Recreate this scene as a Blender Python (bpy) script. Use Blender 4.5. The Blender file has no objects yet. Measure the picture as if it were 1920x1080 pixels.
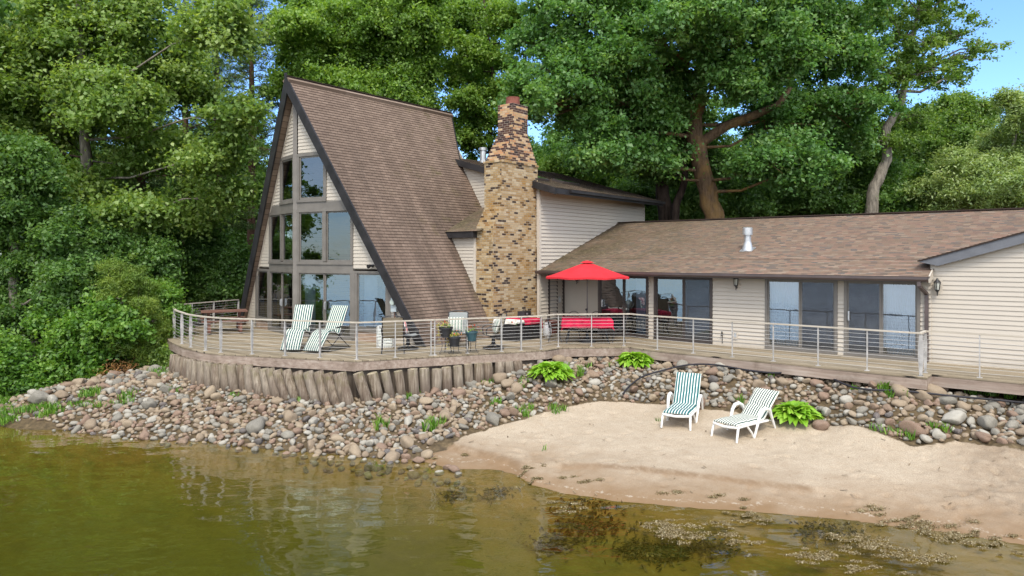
import bpy, math, random
import numpy as np
from mathutils import Vector, Matrix
R = math.radians
random.seed(11); RNG = np.random.default_rng(11)
SC = bpy.context.scene
COL = SC.collection

# ------------------------------------------------------------------ camera
FOC, HZ, YAW, EYE = 1306.05, 480.0, 0.69, 2.68      # photo: 1920 x 1080
cd = bpy.data.cameras.new('camera'); cam = bpy.data.objects.new('camera', cd); COL.objects.link(cam)
cd.sensor_width = 36; cd.lens = FOC / 1920 * 36
cd.shift_y = (HZ - 540) / 1920
cd.clip_start = 0.1; cd.clip_end = 3000
cam.location = (0, 0, EYE); cam.rotation_euler = (R(90), 0, YAW)
SC.camera = cam
# ------------------------------------------------------------------ sky and sun
SUN_EL, SUN_AZ = R(53), R(138)                       # azimuth clockwise from +Y
W_ = bpy.data.worlds.new('World'); SC.world = W_; W_.use_nodes = True
nt = W_.node_tree; nt.nodes.clear()
wo = nt.nodes.new('ShaderNodeOutputWorld'); bg = nt.nodes.new('ShaderNodeBackground')
sky = nt.nodes.new('ShaderNodeTexSky'); sky.sky_type = 'NISHITA'; sky.sun_disc = False
sky.sun_elevation = SUN_EL; sky.sun_rotation = SUN_AZ; sky.air_density = 1.0; sky.dust_density = 0.15; sky.ozone_density = 4.5
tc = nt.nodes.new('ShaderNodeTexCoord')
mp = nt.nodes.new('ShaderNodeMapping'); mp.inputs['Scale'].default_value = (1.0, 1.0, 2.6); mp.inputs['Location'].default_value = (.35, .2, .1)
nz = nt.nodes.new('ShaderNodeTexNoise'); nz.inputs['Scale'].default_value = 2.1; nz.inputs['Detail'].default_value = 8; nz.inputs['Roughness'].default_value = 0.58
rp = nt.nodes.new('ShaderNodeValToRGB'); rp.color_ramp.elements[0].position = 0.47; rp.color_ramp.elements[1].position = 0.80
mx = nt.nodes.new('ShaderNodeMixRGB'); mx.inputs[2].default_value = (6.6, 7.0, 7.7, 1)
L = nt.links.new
dt = nt.nodes.new('ShaderNodeVectorMath'); dt.operation = 'DOT_PRODUCT'; dt.inputs[1].default_value = (.60, -.73, .75)   # unseen cloud added overhead and over the lake as fill light, clear beyond wood
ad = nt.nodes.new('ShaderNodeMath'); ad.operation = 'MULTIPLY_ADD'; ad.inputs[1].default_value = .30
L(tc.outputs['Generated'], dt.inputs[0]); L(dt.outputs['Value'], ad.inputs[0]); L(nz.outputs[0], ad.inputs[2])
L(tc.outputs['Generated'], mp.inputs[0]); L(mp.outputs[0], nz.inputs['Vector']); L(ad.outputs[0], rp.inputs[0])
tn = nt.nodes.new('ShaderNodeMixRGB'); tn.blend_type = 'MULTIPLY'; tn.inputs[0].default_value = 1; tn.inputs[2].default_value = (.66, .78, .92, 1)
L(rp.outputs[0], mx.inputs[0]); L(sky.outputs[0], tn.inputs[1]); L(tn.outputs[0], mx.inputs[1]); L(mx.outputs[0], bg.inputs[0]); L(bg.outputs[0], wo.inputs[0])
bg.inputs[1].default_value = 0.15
sd = bpy.data.lights.new('sun', 'SUN'); so = bpy.data.objects.new('sun', sd); COL.objects.link(so)
sd.energy = 1.45; sd.angle = R(16); sd.color = (1, .93, .81)
so.rotation_euler = (Vector((math.sin(SUN_AZ)*math.cos(SUN_EL), math.cos(SUN_AZ)*math.cos(SUN_EL), math.sin(SUN_EL)))).to_track_quat('Z', 'Y').to_euler()
SC.view_settings.view_transform = 'Standard'; SC.view_settings.look = 'None'; SC.view_settings.gamma = 1
SC.view_settings.exposure = 1.13
SC.render.engine = 'CYCLES'
SC.cycles.max_bounces = 8; SC.cycles.diffuse_bounces = 5; SC.cycles.glossy_bounces = 4; SC.cycles.transmission_bounces = 6; SC.cycles.transparent_max_bounces = 10
SC.cycles.caustics_reflective = False; SC.cycles.caustics_refractive = False

# ------------------------------------------------------------------ photo ray helpers
CY_, SY_ = math.cos(YAW), math.sin(YAW)
RT = np.array([CY_, SY_, 0]); FW = np.array([-SY_, CY_, 0]); UPV = np.array([0, 0, 1.0]); EYEV = np.array([0, 0, EYE])
def ray(px, py): return FW + RT*(px-960)/FOC - UPV*(py-HZ)/FOC
def at(px, py, D): return EYEV + ray(px, py)*D
def un(px, py, z=None, Y=None, X=None):
    d = ray(px, py)
    t = (z-EYE)/d[2] if z is not None else (Y/d[1] if Y is not None else X/d[0])
    return EYEV + d*t
def depth(p): return float(np.dot(np.asarray(p)-EYEV, FW))
def proj(p):
    d = np.asarray(p, float)-EYEV; z = d@FW
    return 960+FOC*(d@RT)/z, HZ-FOC*(d@UPV)/z

# ------------------------------------------------------------------ node helper
class G:
    def __init__(s, name):
        s.m = bpy.data.materials.new(name); s.m.use_nodes = True; s.t = s.m.node_tree; s.t.nodes.clear()
        s.out = s.t.nodes.new('ShaderNodeOutputMaterial')
    def n(s, typ, ins=None, out=0, **props):
        nd = s.t.nodes.new('ShaderNode'+typ)
        for k, v in props.items(): setattr(nd, k, v)
        for k, v in (ins or {}).items():
            if isinstance(v, bpy.types.NodeSocket): s.t.links.new(v, nd.inputs[k])
            else:
                if isinstance(v, (tuple, list)) and len(v) == 3 and nd.inputs[k].type == 'RGBA': v = (*v, 1)
                nd.inputs[k].default_value = v
        return nd if out is None else nd.outputs[out]
    def math(s, op, a, b=0.0, c=0.0, clamp=False): return s.n('Math', {0: a, 1: b, 2: c}, operation=op, use_clamp=clamp)
    def mix(s, f, a, b, bt='MIX'): return s.n('MixRGB', {0: f, 1: a, 2: b}, blend_type=bt)
    def ramp(s, f, pts):
        nd = s.t.nodes.new('ShaderNodeValToRGB'); s.t.links.new(f, nd.inputs[0])
        el = nd.color_ramp.elements
        while len(el) < len(pts): el.new(.5)
        for e, (p, c) in zip(el, pts):
            e.position = p; e.color = (*c, 1) if not isinstance(c, (int, float)) else (c, c, c, 1)
        return nd.outputs[0]
    def noise(s, v, scale, detail=4, rough=.55, out=0): return s.n('TexNoise', {'Vector': v, 'Scale': scale, 'Detail': detail, 'Roughness': rough}, out)
    def bump(s, h, strength=.3, dist=.02, normal=None):
        i = {'Height': h, 'Strength': strength, 'Distance': dist}
        if normal is not None: i['Normal'] = normal
        return s.n('Bump', i)
    def pbr(s, col, rough=.7, normal=None, metal=0.0, spec=.3, **k):
        i = {'Base Color': col, 'Roughness': rough, 'Metallic': metal, 'Specular IOR Level': spec}
        if normal is not None: i['Normal'] = normal
        i.update(k)
        o = s.n('BsdfPrincipled', i); s.t.links.new(o, s.out.inputs[0]); return s.m
    def obj(s, scale=(1, 1, 1)):
        c = s.n('TexCoord', out='Object')
        return s.n('Mapping', {0: c, 3: scale}) if scale != (1, 1, 1) else c
    def pos(s, scale=(1, 1, 1)):
        c = s.n('NewGeometry', out='Position')
        return s.n('Mapping', {0: c, 3: scale}) if scale != (1, 1, 1) else c
    def uv(s): return s.n('TexCoord', out='UV')

def mat_plain(name, c, rough=.6, var=.15, scale=6, bump=.1, metal=0.0, spec=.3, stretch=(1, 1, 1), dirt=None, dscale=1.5):
    g = G(name); v = g.obj(stretch)
    n1 = g.noise(v, scale, 6)
    c2 = tuple(x*(1-var*1.6) for x in c); c1 = tuple(min(1, x*(1+var)) for x in c)
    col = g.ramp(n1, [(.3, c2), (.7, c1)])
    if dirt:
        n2 = g.noise(g.obj(), dscale, 8, .65)
        col = g.mix(g.ramp(n2, [(.5, 0), (.68, 1)]), col, dirt)
    nn = g.bump(g.noise(v, scale*4, 4), bump, .01)
    return g.pbr(col, rough, nn, metal, spec)

def mat_wood(name, c1, c2, c3, axis=0, plank=None, rough=.85, scale=1.0, moss=None):
    """weathered wood: grain stretched along an axis; plank=(across axis, width) cuts real-looking board gaps"""
    g = G(name); p = g.obj()
    st = [14, 14, 14]; st[axis] = .9
    v = g.n('Mapping', {0: p, 3: tuple(x*scale for x in st)})
    if plank:
        ax, w = plank
        sep = g.n('SeparateXYZ', {0: p}, None)
        q = g.math('DIVIDE', sep.outputs[ax], w)
        idx = g.math('FLOOR', q); fr = g.math('SUBTRACT', q, idx)
        seg = g.math('FLOOR', g.math('ADD', g.math('MULTIPLY', sep.outputs[axis], .27), g.math('MULTIPLY', idx, .37)))
        wn = g.n('TexWhiteNoise', {'Vector': g.n('CombineXYZ', {0: idx, 1: seg})}, 0)
        v = g.n('VectorMath', {0: v, 1: g.n('CombineXYZ', {0: g.math('MULTIPLY', wn, 40), 1: g.math('MULTIPLY', wn, 17), 2: 0.0})}, operation='ADD')
    n1 = g.noise(v, 1.0, 8, .62)
    col = g.ramp(n1, [(.28, c1), (.5, c2), (.72, c3)])
    n2 = g.noise(p, .9, 6, .6)
    col = g.mix(g.ramp(n2, [(.4, 0), (.75, .5)]), col, tuple(x*.62 for x in c2))
    if moss: col = g.mix(g.ramp(g.noise(p, 2.2, 8, .7), [(.52, 0), (.7, .7)]), col, moss)
    h = n1
    if plank:
        col = g.mix(.5, col, g.mix(wn, tuple(x*.75 for x in c1), c3))
        gap = g.ramp(g.math('ABSOLUTE', g.math('SUBTRACT', fr, .5)), [(.462, 0), (.485, 1)])
        col = g.mix(gap, col, (.018, .015, .012))
        h = g.math('SUBTRACT', g.math('MULTIPLY', n1, .25), gap)
    return g.pbr(col, rough, g.bump(h, .55, .012), 0, .25)

# ------------------------------------------------------------------ mesh helper
class MB:
    def __init__(s): s.v = []; s.f = []; s.mi = []; s.uv = []
    def add(s, vs, fs, m=0, uvs=None):
        o = len(s.v); s.v.extend([tuple(map(float, x)) for x in vs])
        for k, f in enumerate(fs):
            s.f.append([i+o for i in f]); s.mi.append(m); s.uv.append(uvs[k] if uvs else None)
        return s
    def para(s, o, a, b, c, m=0):
        o, a, b, c = [np.asarray(x, float) for x in (o, a, b, c)]
        if np.dot(np.cross(a, b), c) < 0: a, b = b, a
        vs = [o, o+a, o+a+b, o+b, o+c, o+a+c, o+a+b+c, o+b+c]
        return s.add(vs, [(3, 2, 1, 0), (4, 5, 6, 7), (0, 1, 5, 4), (1, 2, 6, 5), (2, 3, 7, 6), (3, 0, 4, 7)], m)
    def box(s, c, d, m=0, rz=0.0):
        ca, sa = math.cos(rz), math.sin(rz)
        a = np.array([ca, sa, 0])*d[0]; b = np.array([-sa, ca, 0])*d[1]; e = np.array([0, 0, d[2]])
        return s.para(np.asarray(c, float)-a/2-b/2-e/2, a, b, e, m)
    def bar(s, p, q, w, h, up=(0, 0, 1), m=0):
        p, q = np.asarray(p, float), np.asarray(q, float); d = q-p
        x = np.cross(d, up); x = x/np.linalg.norm(x); u = np.cross(x, d); u = u/np.linalg.norm(u)
        return s.para(p-x*w/2-u*h/2, x*w, d, u*h, m)
    def tube(s, pts, r, n=8, m=0, cap=True):
        pts = [np.asarray(p, float) for p in pts]; k = len(pts)
        rs = [r]*k if np.isscalar(r) else list(r)
        vs = []; fs = []; prev = None
        for i in range(k):
            d = pts[min(i+1, k-1)]-pts[max(i-1, 0)]; d = d/(np.linalg.norm(d)+1e-9)
            if prev is None:
                a = np.cross(d, (0, 0, 1.0)) if abs(d[2]) < .95 else np.cross(d, (1.0, 0, 0))
            else: a = prev-d*np.dot(prev, d)
            a = a/(np.linalg.norm(a)+1e-9); b = np.cross(d, a); prev = a
            for j in range(n):
                t = 2*math.pi*j/n; vs.append(pts[i]+rs[i]*(a*math.cos(t)+b*math.sin(t)))
        for i in range(k-1):
            for j in range(n):
                fs.append((i*n+j, i*n+(j+1) % n, (i+1)*n+(j+1) % n, (i+1)*n+j))
        if cap: fs.append(tuple(range(n))[::-1]); fs.append(tuple((k-1)*n+j for j in range(n)))
        return s.add(vs, fs, m)
    def lathe(s, prof, c=(0, 0, 0), n=20, m=0):
        vs = []; fs = []; k = len(prof)
        for r, z in prof:
            for j in range(n):
                t = 2*math.pi*j/n; vs.append((c[0]+r*math.cos(t), c[1]+r*math.sin(t), c[2]+z))
        for i in range(k-1):
            for j in range(n): fs.append((i*n+j, i*n+(j+1) % n, (i+1)*n+(j+1) % n, (i+1)*n+j))
        if prof[0][0] > 1e-4: fs.append(tuple(range(n))[::-1])
        if prof[-1][0] > 1e-4: fs.append(tuple((k-1)*n+j for j in range(n)))
        return s.add(vs, fs, m)
    def prism(s, poly, vec, m=0):
        k = len(poly); vec = np.asarray(vec, float); P = [np.asarray(p, float) for p in poly]
        nrm = sum((np.cross(P[i], P[(i+1) % k]) for i in range(k)), np.zeros(3))
        if np.dot(nrm, vec) < 0: P = P[::-1]
        vs = P+[p+vec for p in P]
        return s.add(vs, [tuple(range(k))[::-1], tuple(range(k, 2*k))]+[(i, (i+1) % k, k+(i+1) % k, k+i) for i in range(k)], m)
    def sheet(s, grid, m=0, uvs=None, thick=None):
        """grid[i][j] of points -> quads; uvs: per point"""
        h, w = len(grid), len(grid[0]); vs = [p for r in grid for p in r]; fs = []; us = []
        for i in range(h-1):
            for j in range(w-1):
                ids = (i*w+j, i*w+j+1, (i+1)*w+j+1, (i+1)*w+j); fs.append(ids)
                if uvs: us.append([uvs[a//w][a % w] for a in ids])
        return s.add(vs, fs, m, us if uvs else None)
    def build(s, name, mats, parent=None, off=(0, 0, 0), smooth=False, sharp=40):
        me = bpy.data.meshes.new(name); o3 = np.asarray(off, float)
        me.from_pydata([tuple(np.asarray(v)-o3) for v in s.v], [], s.f)
        for m in (mats if isinstance(mats, (list, tuple)) else [mats]): me.materials.append(m)
        if any(s.mi): me.polygons.foreach_set('material_index', s.mi)
        if any(u is not None for u in s.uv):
            ul = me.uv_layers.new(name='UVMap'); i = 0; buf = np.zeros(len(me.loops)*2)
            for f, u in zip(s.f, s.uv):
                if u is not None:
                    for k, w in enumerate(u): buf[2*(i+k)] = w[0]; buf[2*(i+k)+1] = w[1]
                i += len(f)
            ul.data.foreach_set('uv', buf)
        if smooth:
            me.polygons.foreach_set('use_smooth', [True]*len(me.polygons)); me.update()
            me.set_sharp_from_angle(angle=R(sharp))
        me.update()
        ob = bpy.data.objects.new(name, me); COL.objects.link(ob)
        if parent is not None: ob.parent = parent
        return ob

def clip(poly, a, b, c):
    """keep a*u+b*v+c >= 0 (2-D convex polygon)"""
    out = []
    for i in range(len(poly)):
        p, q = poly[i], poly[(i+1) % len(poly)]
        dp, dq = a*p[0]+b*p[1]+c, a*q[0]+b*q[1]+c
        if dp >= 0: out.append(p)
        if (dp >= 0) != (dq >= 0):
            t = dp/(dp-dq); out.append((p[0]+t*(q[0]-p[0]), p[1]+t*(q[1]-p[1])))
    return out
def laps(mb, poly, O, U, V, N, pitch, lip, m=0, v0=0.0, top=.002):
    """clapboard / shingle courses over a convex (u,v) polygon: each course leans out at its lower edge. v runs up."""
    O, U, V, N = [np.asarray(x, float) for x in (O, U, V, N)]
    lo = min(p[1] for p in poly); hi = max(p[1] for p in poly)
    k = math.floor((lo-v0)/pitch)
    while v0+k*pitch < hi-1e-6:
        a, b = v0+k*pitch, v0+(k+1)*pitch; k += 1
        pc = clip(clip(poly, 0, 1, -a), 0, -1, b)
        if len(pc) < 3: continue
        f = lambda p: O+U*p[0]+V*p[1]+N*(top+(lip-top)*(1-(p[1]-a)/pitch))
        P = [f(p) for p in pc]
        nn = sum((np.cross(P[i]-P[0], P[(i+1) % len(P)]-P[0]) for i in range(len(P))), np.zeros(3))
        ids = list(range(len(P)))
        if np.dot(nn, N) < 0: ids = ids[::-1]
        mb.add(P, [tuple(ids)], m, [[pc[i] for i in ids]])
        low = [p for p in pc if abs(p[1]-a) < 1e-6]
        if len(low) >= 2:
            u0, u1 = min(p[0] for p in low), max(p[0] for p in low)
            q = [O+U*u0+V*a, O+U*u1+V*a, O+U*u1+V*a+N*lip, O+U*u0+V*a+N*lip]
            mb.add(q, [(0, 1, 2, 3)], m, [[(u0, a), (u1, a), (u1, a), (u0, a)]])

# ------------------------------------------------------------------ naming helpers
def tag(o, label=None, cat=None, group=None, kind=None):
    if label: o['label'] = label
    if cat: o['category'] = cat
    if group: o['group'] = group
    if kind: o['kind'] = kind
    return o
def thing(name, label, cat, loc=(0, 0, 0), rz=0.0, group=None):
    o = bpy.data.objects.new(name, None); COL.objects.link(o); o.empty_display_size = .2
    o.location = tuple(map(float, loc)); o.rotation_euler = (0, 0, rz)
    return tag(o, label, cat, group)
def dup(root, loc=None, rz=None, label=None, scale=None):
    r = root.copy(); COL.objects.link(r)
    if loc is not None: r.location = tuple(map(float, loc))
    if rz is not None: r.rotation_euler = (0, 0, rz)
    if scale is not None: r.scale = (scale,)*3 if np.isscalar(scale) else scale
    if label: r['label'] = label
    for ch in list(root.children):
        c = ch.copy(); COL.objects.link(c); c.parent = r
        for g in list(ch.children):
            d = g.copy(); COL.objects.link(d); d.parent = c
    return r
ORD = 'first second third fourth fifth sixth seventh eighth ninth tenth eleventh twelfth thirteenth fourteenth fifteenth sixteenth seventeenth eighteenth nineteenth twentieth'.split()
def ordinal(i):
    if i < 20: return ORD[i]
    t = {2: 'twenty', 3: 'thirty', 4: 'forty', 5: 'fifty'}[(i+1)//10]
    return t+'-'+ORD[(i+1) % 10-1] if (i+1) % 10 else {30: 'thirtieth', 40: 'fortieth', 50: 'fiftieth'}[i+1]
# ================================================================== ground, lake, stones
ZW = -1.70
DECK = [(-27.2, 14.6), (-25.4, 11.35), (-24.2, 10.75), (-22.3, 10.05), (-20.5, 9.62), (-19.2, 9.52), (-18.35, 9.62), (-14.44, 11.22), (-11.92, 15.95), (-11.92, 16.62), (-10.45, 18.10), (-9.6, 17.86), (-2.72, 17.65), (-2.71, 18.22)]
def seg_pt(path, px):
    """where the vertical plane of sight through photo column px meets a plan path"""
    for (a, b) in zip(path, path[1:]):
        pa, pb = proj((*a, 0))[0], proj((*b, 0))[0]
        if min(pa, pb) <= px <= max(pa, pb) and abs(pb-pa) > 1e-6:
            lo, hi = 0.0, 1.0
            for _ in range(40):
                t = (lo+hi)/2; x = proj((a[0]+(b[0]-a[0])*t, a[1]+(b[1]-a[1])*t, 0))[0]
                if (x < px) == (pa < pb): lo = t
                else: hi = t
            return np.array([a[0]+(b[0]-a[0])*lo, a[1]+(b[1]-a[1])*lo])
    return None
CP = []
def cpx(L_):
    for x, y, z in L_: CP.append(un(x, y, z=z))
cpx([(x, y, ZW) for x, y in [(0, 797), (120, 805), (250, 822), (400, 828), (560, 845), (680, 857), (760, 863), (840, 880), (930, 888), (965, 905), (1050, 925), (1150, 940), (1280, 952), (1430, 962), (1560, 972), (1700, 990), (1850, 1010), (1920, 1022)]])
cpx([(1270, 805, -1.28), (1390, 825, -1.33), (1100, 800, -1.36), (950, 830, -1.5), (1000, 865, -1.58), (1200, 880, -1.5), (1500, 900, -1.49), (1700, 900, -1.43), (1880, 900, -1.35), (1600, 840, -1.28), (1130, 752, -1.1), (1230, 757, -1.08), (1300, 770, -1.1), (1450, 790, -1.14), (1560, 800, -1.14), (1700, 835, -1.18), (1800, 830, -1.1), (1920, 840, -1.02), (1060, 762, -1.15), (980, 788, -1.3), (870, 818, -1.5)])
cpx([(1030, 700, -.5), (1190, 683, -.42), (1300, 692, -.36), (1400, 700, -.36), (1500, 711, -.36), (1640, 728, -.36), (1760, 742, -.42), (1850, 752, -.5), (1920, 765, -.58), (1300, 730, -.72), (1450, 745, -.74), (1600, 770, -.76), (1750, 790, -.82), (1900, 800, -.82), (1130, 715, -.72), (1200, 720, -.74), (1050, 735, -.85)])
cpx([(330, 690, -.72), (250, 722, -.9), (120, 762, -1.3), (0, 772, -1.5), (60, 740, -1.1), (200, 770, -1.35), (400, 775, -1.28), (520, 790, -1.32), (650, 800, -1.35), (780, 790, -1.28), (880, 765, -1.12)])
PILE_BASE = [(345, 690), (373, 703), (391, 710), (424, 724), (460, 729), (500, 733), (567, 743), (622, 749), (687, 750), (743, 741), (765, 740), (815, 734), (865, 726), (906, 716), (952, 700), (985, 690)]
for x, y in PILE_BASE:
    p = seg_pt(DECK, x)
    if p is not None:
        D = depth((*p, 0))-.12; q = at(x, y, D); CP.append(q)
cpx([(0, 850, -2.0), (0, 1080, -2.75), (300, 900, -2.15), (300, 1080, -2.75), (600, 900, -1.98), (600, 1000, -2.45), (700, 1080, -2.7), (900, 950, -2.0), (900, 1080, -2.45), (1100, 980, -1.92), (1100, 1080, -2.25), (1400, 1010, -1.86), (1400, 1080, -2.08), (1700, 1040, -1.84), (1920, 1080, -1.86), (1000, 930, -1.8)])
for p in [(0, 5, -1.9), (3, 9, -1.66), (8, 11, -1.66), (8, 15, -.9), (0, -10, -3.2), (-24, -12, -3.5), (30, -20, -4), (-60, -30, -2), (-60, 8, -.4), (-60, 20, -.8), (-34, 12.5, -1.0), (-30, 14, -.6), (-29, 4.5, -1.25), (-34, 2, -.7), (-38, -6, -.7), (-33, -5, -1.55), (-45, -10, -.4), (-45, 5, -.3), (-33, 18, -.35), (-45, 22, -.4), (-30, 22, -.25), (-22, 13, -.5), (-22, 18, -.4), (-16, 13, -.5), (-14, 17, -.45), (-12, 20, -.4), (-8, 20, -.4), (-3, 20, -.45), (3, 20, -.5), (8, 20, -.5), (-25, 28, -.1), (-10, 32, 0), (5, 32, 0), (-30, 40, .2), (0, 45, .3), (30, 25, -.3), (30, 10, -1.5), (60, 40, .5), (-60, 60, .5), (60, 80, 1), (-20, 70, 1), (-120, 80, 1), (120, 100, 1), (-120, 20, -1), (120, 10, -1.4), (0, 200, 2), (-150, 200, 2), (150, 200, 2)]: CP.append(np.array(p, float))
CP = np.array(CP)
_d = np.linalg.norm(CP[:, None, :2]-CP[None, :, :2], axis=2)
_n = len(CP); _A = np.zeros((_n+3, _n+3)); _A[:_n, :_n] = _d-np.eye(_n)*.03
_A[:_n, _n] = 1; _A[:_n, _n+1:] = CP[:, :2]; _A[_n, :_n] = 1; _A[_n+1:, :_n] = CP[:, :2].T
_w = np.linalg.solve(_A, np.concatenate([CP[:, 2], [0, 0, 0]]))
SCARP = [un(x, y, z=z)[:2] for x, y, z in [(800, 838, -1.58), (850, 841, -1.6), (925, 856, -1.58), (965, 872, -1.6), (985, 890, -1.62)]]
SCARP2 = [un(x, y, z=-1.55)[:2] for x, y in [(1060, 874), (1150, 879), (1240, 888), (1320, 896), (1420, 908), (1515, 918)]]
def pdist(X, Y, path):
    best = np.full(X.shape, 1e9); sg = np.zeros(X.shape)
    for a, b in zip(path, path[1:]):
        d = b-a; l = np.hypot(*d); d = d/l
        t = np.clip((X-a[0])*d[0]+(Y-a[1])*d[1], 0, l)
        dx, dy = X-a[0]-d[0]*t, Y-a[1]-d[1]*t; ds = np.hypot(dx, dy); c = d[0]*dy-d[1]*dx
        k = ds < best; best = np.where(k, ds, best); sg = np.where(k, np.sign(c), sg)
    return best, sg
def hgt(X, Y):
    X = np.atleast_1d(np.asarray(X, float)); Y = np.atleast_1d(np.asarray(Y, float)); sh = X.shape; x, y = X.ravel(), Y.ravel()
    z = np.empty(x.shape)
    for i in range(0, len(x), 4000):
        r = np.hypot(x[i:i+4000, None]-CP[None, :, 0], y[i:i+4000, None]-CP[None, :, 1])
        z[i:i+4000] = r@_w[:_n]+_w[_n]+_w[_n+1]*x[i:i+4000]+_w[_n+2]*y[i:i+4000]
    for path, hgt_, wd in ((SCARP, .10, .55), (SCARP2, .055, .5)):
        d, s = pdist(x, y, path); z += np.where(s > 0, 1, -1)*hgt_*.5*np.exp(-(d/wd)**2)*np.clip(d/.05, 0, 1)
    return z.reshape(sh)
def h1(x, y): return float(hgt([x], [y])[0])
def hit(px, py):
    lo = un(px, py, z=max(-2.6, -1.7))
    p = un(px, py, z=-1.2)
    for _ in range(25):
        z = h1(p[0], p[1]); q = un(px, py, z=z); p = p*.4+q*.6
    return p
def axis_lines(a, b, step, lo, hi):
    m = list(np.arange(a, b+1e-6, step)); s = step
    up = [m[-1]]; 
    while up[-1] < hi: s *= 1.35; up.append(up[-1]+s)
    s = step; dn = [m[0]]
    while dn[-1] > lo: s *= 1.35; dn.append(dn[-1]-s)
    return np.array(dn[1:][::-1]+m+up[1:])
gx = axis_lines(-31, 5, .07, -900, 900); gy = axis_lines(5.5, 20, .07, -40, 1200)
GX, GY = np.meshgrid(gx, gy); GZ = hgt(GX, GY)
near = np.exp(-np.maximum(0, np.hypot(GX+8, GY-13)-14)/4)
from mathutils import noise as mn
sandp = [(760, 866), (850, 832), (870, 818), (980, 788), (1060, 764), (1130, 753), (1230, 758), (1330, 768), (1450, 788), (1560, 796), (1650, 813), (1720, 838), (1800, 827), (1920, 842)]
SANDB = [hit(*q)[:2] for q in sandp]+[np.array([9, 15.5]), np.array([40, 18.])]
ds_, sg_ = pdist(GX, GY, SANDB)
sandw = np.clip(.5+np.where(sg_ < 0, 1, -1)*ds_/.25, 0, 1)
sandw = np.where(GX < SANDB[0][0]-.6, 0, sandw)
bumpy = np.zeros(GX.shape)
core = (GX > -31) & (GX < 5) & (GY > 5.5) & (GY < 21)
idx = np.argwhere(core & (GZ > ZW-.4))
for i, j in idx:
    x, y = GX[i, j], GY[i, j]
    bumpy[i, j] = mn.noise((x*1.3, y*1.3, 0))*.02+mn.noise((x*3.7, y*3.7, 3))*.011+mn.noise((x*9, y*9, 7))*.006
fp = random.Random(21)      # footprints and scuffs in the dry sand
for k in range(330):
    px, py = fp.uniform(880, 1920), fp.uniform(775, 985); q = un(px, py, z=-1.35); c0 = (q[0], q[1]); rx, ry, a0, dp = fp.uniform(.08, .16), fp.uniform(.05, .08), fp.uniform(0, 3.1), fp.uniform(.016, .045)
    dx, dy = GX-c0[0], GY-c0[1]; m_ = (abs(dx) < .5) & (abs(dy) < .5)
    u_, v_ = (dx*math.cos(a0)+dy*math.sin(a0))/rx, (-dx*math.sin(a0)+dy*math.cos(a0))/ry; rr2 = u_*u_+v_*v_
    bumpy = bumpy+np.where(m_, -dp*np.exp(-rr2*1.2)+dp*.5*np.exp(-((np.sqrt(rr2)-1.5)/.4)**2), 0)
tr = np.clip((GX+2.6)/1.2, 0, 1)*np.clip((GZ-ZW)/.2, 0, 1)   # trampled sand at the right end of the beach
for i, j in np.argwhere(core & (tr > .05)): bumpy[i, j] += tr[i, j]*(mn.noise((GX[i, j]*6, GY[i, j]*6, 20))*.03+abs(mn.noise((GX[i, j]*11, GY[i, j]*11, 30)))*-.03)
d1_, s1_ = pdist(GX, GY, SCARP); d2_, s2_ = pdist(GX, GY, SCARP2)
sand_shade = np.maximum(np.exp(-(d1_/.14)**2), .95*np.exp(-(d2_/.085)**2))+.5*tr  # dark line painted along the scarps for their missing shade; trampled sand darkened too
GZ2 = GZ+bumpy*(1+1.0*tr)*np.clip((GZ-ZW)/.12, .25, 1)
verts = np.stack([GX, GY, GZ2], -1).reshape(-1, 3)
ny, nx = GX.shape; ii = np.arange(ny*nx).reshape(ny, nx)
quads = np.stack([ii[:-1, :-1], ii[:-1, 1:], ii[1:, 1:], ii[1:, :-1]], -1).reshape(-1, 4)
def np_mesh(name, verts, quads, mats, parent=None, attrs=None, smooth=False, k=4):
    me = bpy.data.meshes.new(name); nv, nf = len(verts), len(quads)
    me.vertices.add(nv); me.vertices.foreach_set('co', np.asarray(verts, np.float32).ravel())
    me.loops.add(nf*k); me.loops.foreach_set('vertex_index', np.asarray(quads, np.int32).ravel())
    me.polygons.add(nf); me.polygons.foreach_set('loop_start', np.arange(0, nf*k, k, dtype=np.int32))
    if smooth: me.polygons.foreach_set('use_smooth', np.ones(nf, bool))
    for m in (mats if isinstance(mats, (list, tuple)) else [mats]): me.materials.append(m)
    for an, (dom, val) in (attrs or {}).items():
        a = me.attributes.new(an, 'FLOAT', dom); a.data.foreach_set('value', np.asarray(val, np.float32).ravel())
    me.update(calc_edges=True); me.validate()
    o = bpy.data.objects.new(name, me); COL.objects.link(o)
    if parent is not None: o.parent = parent
    return o
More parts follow.
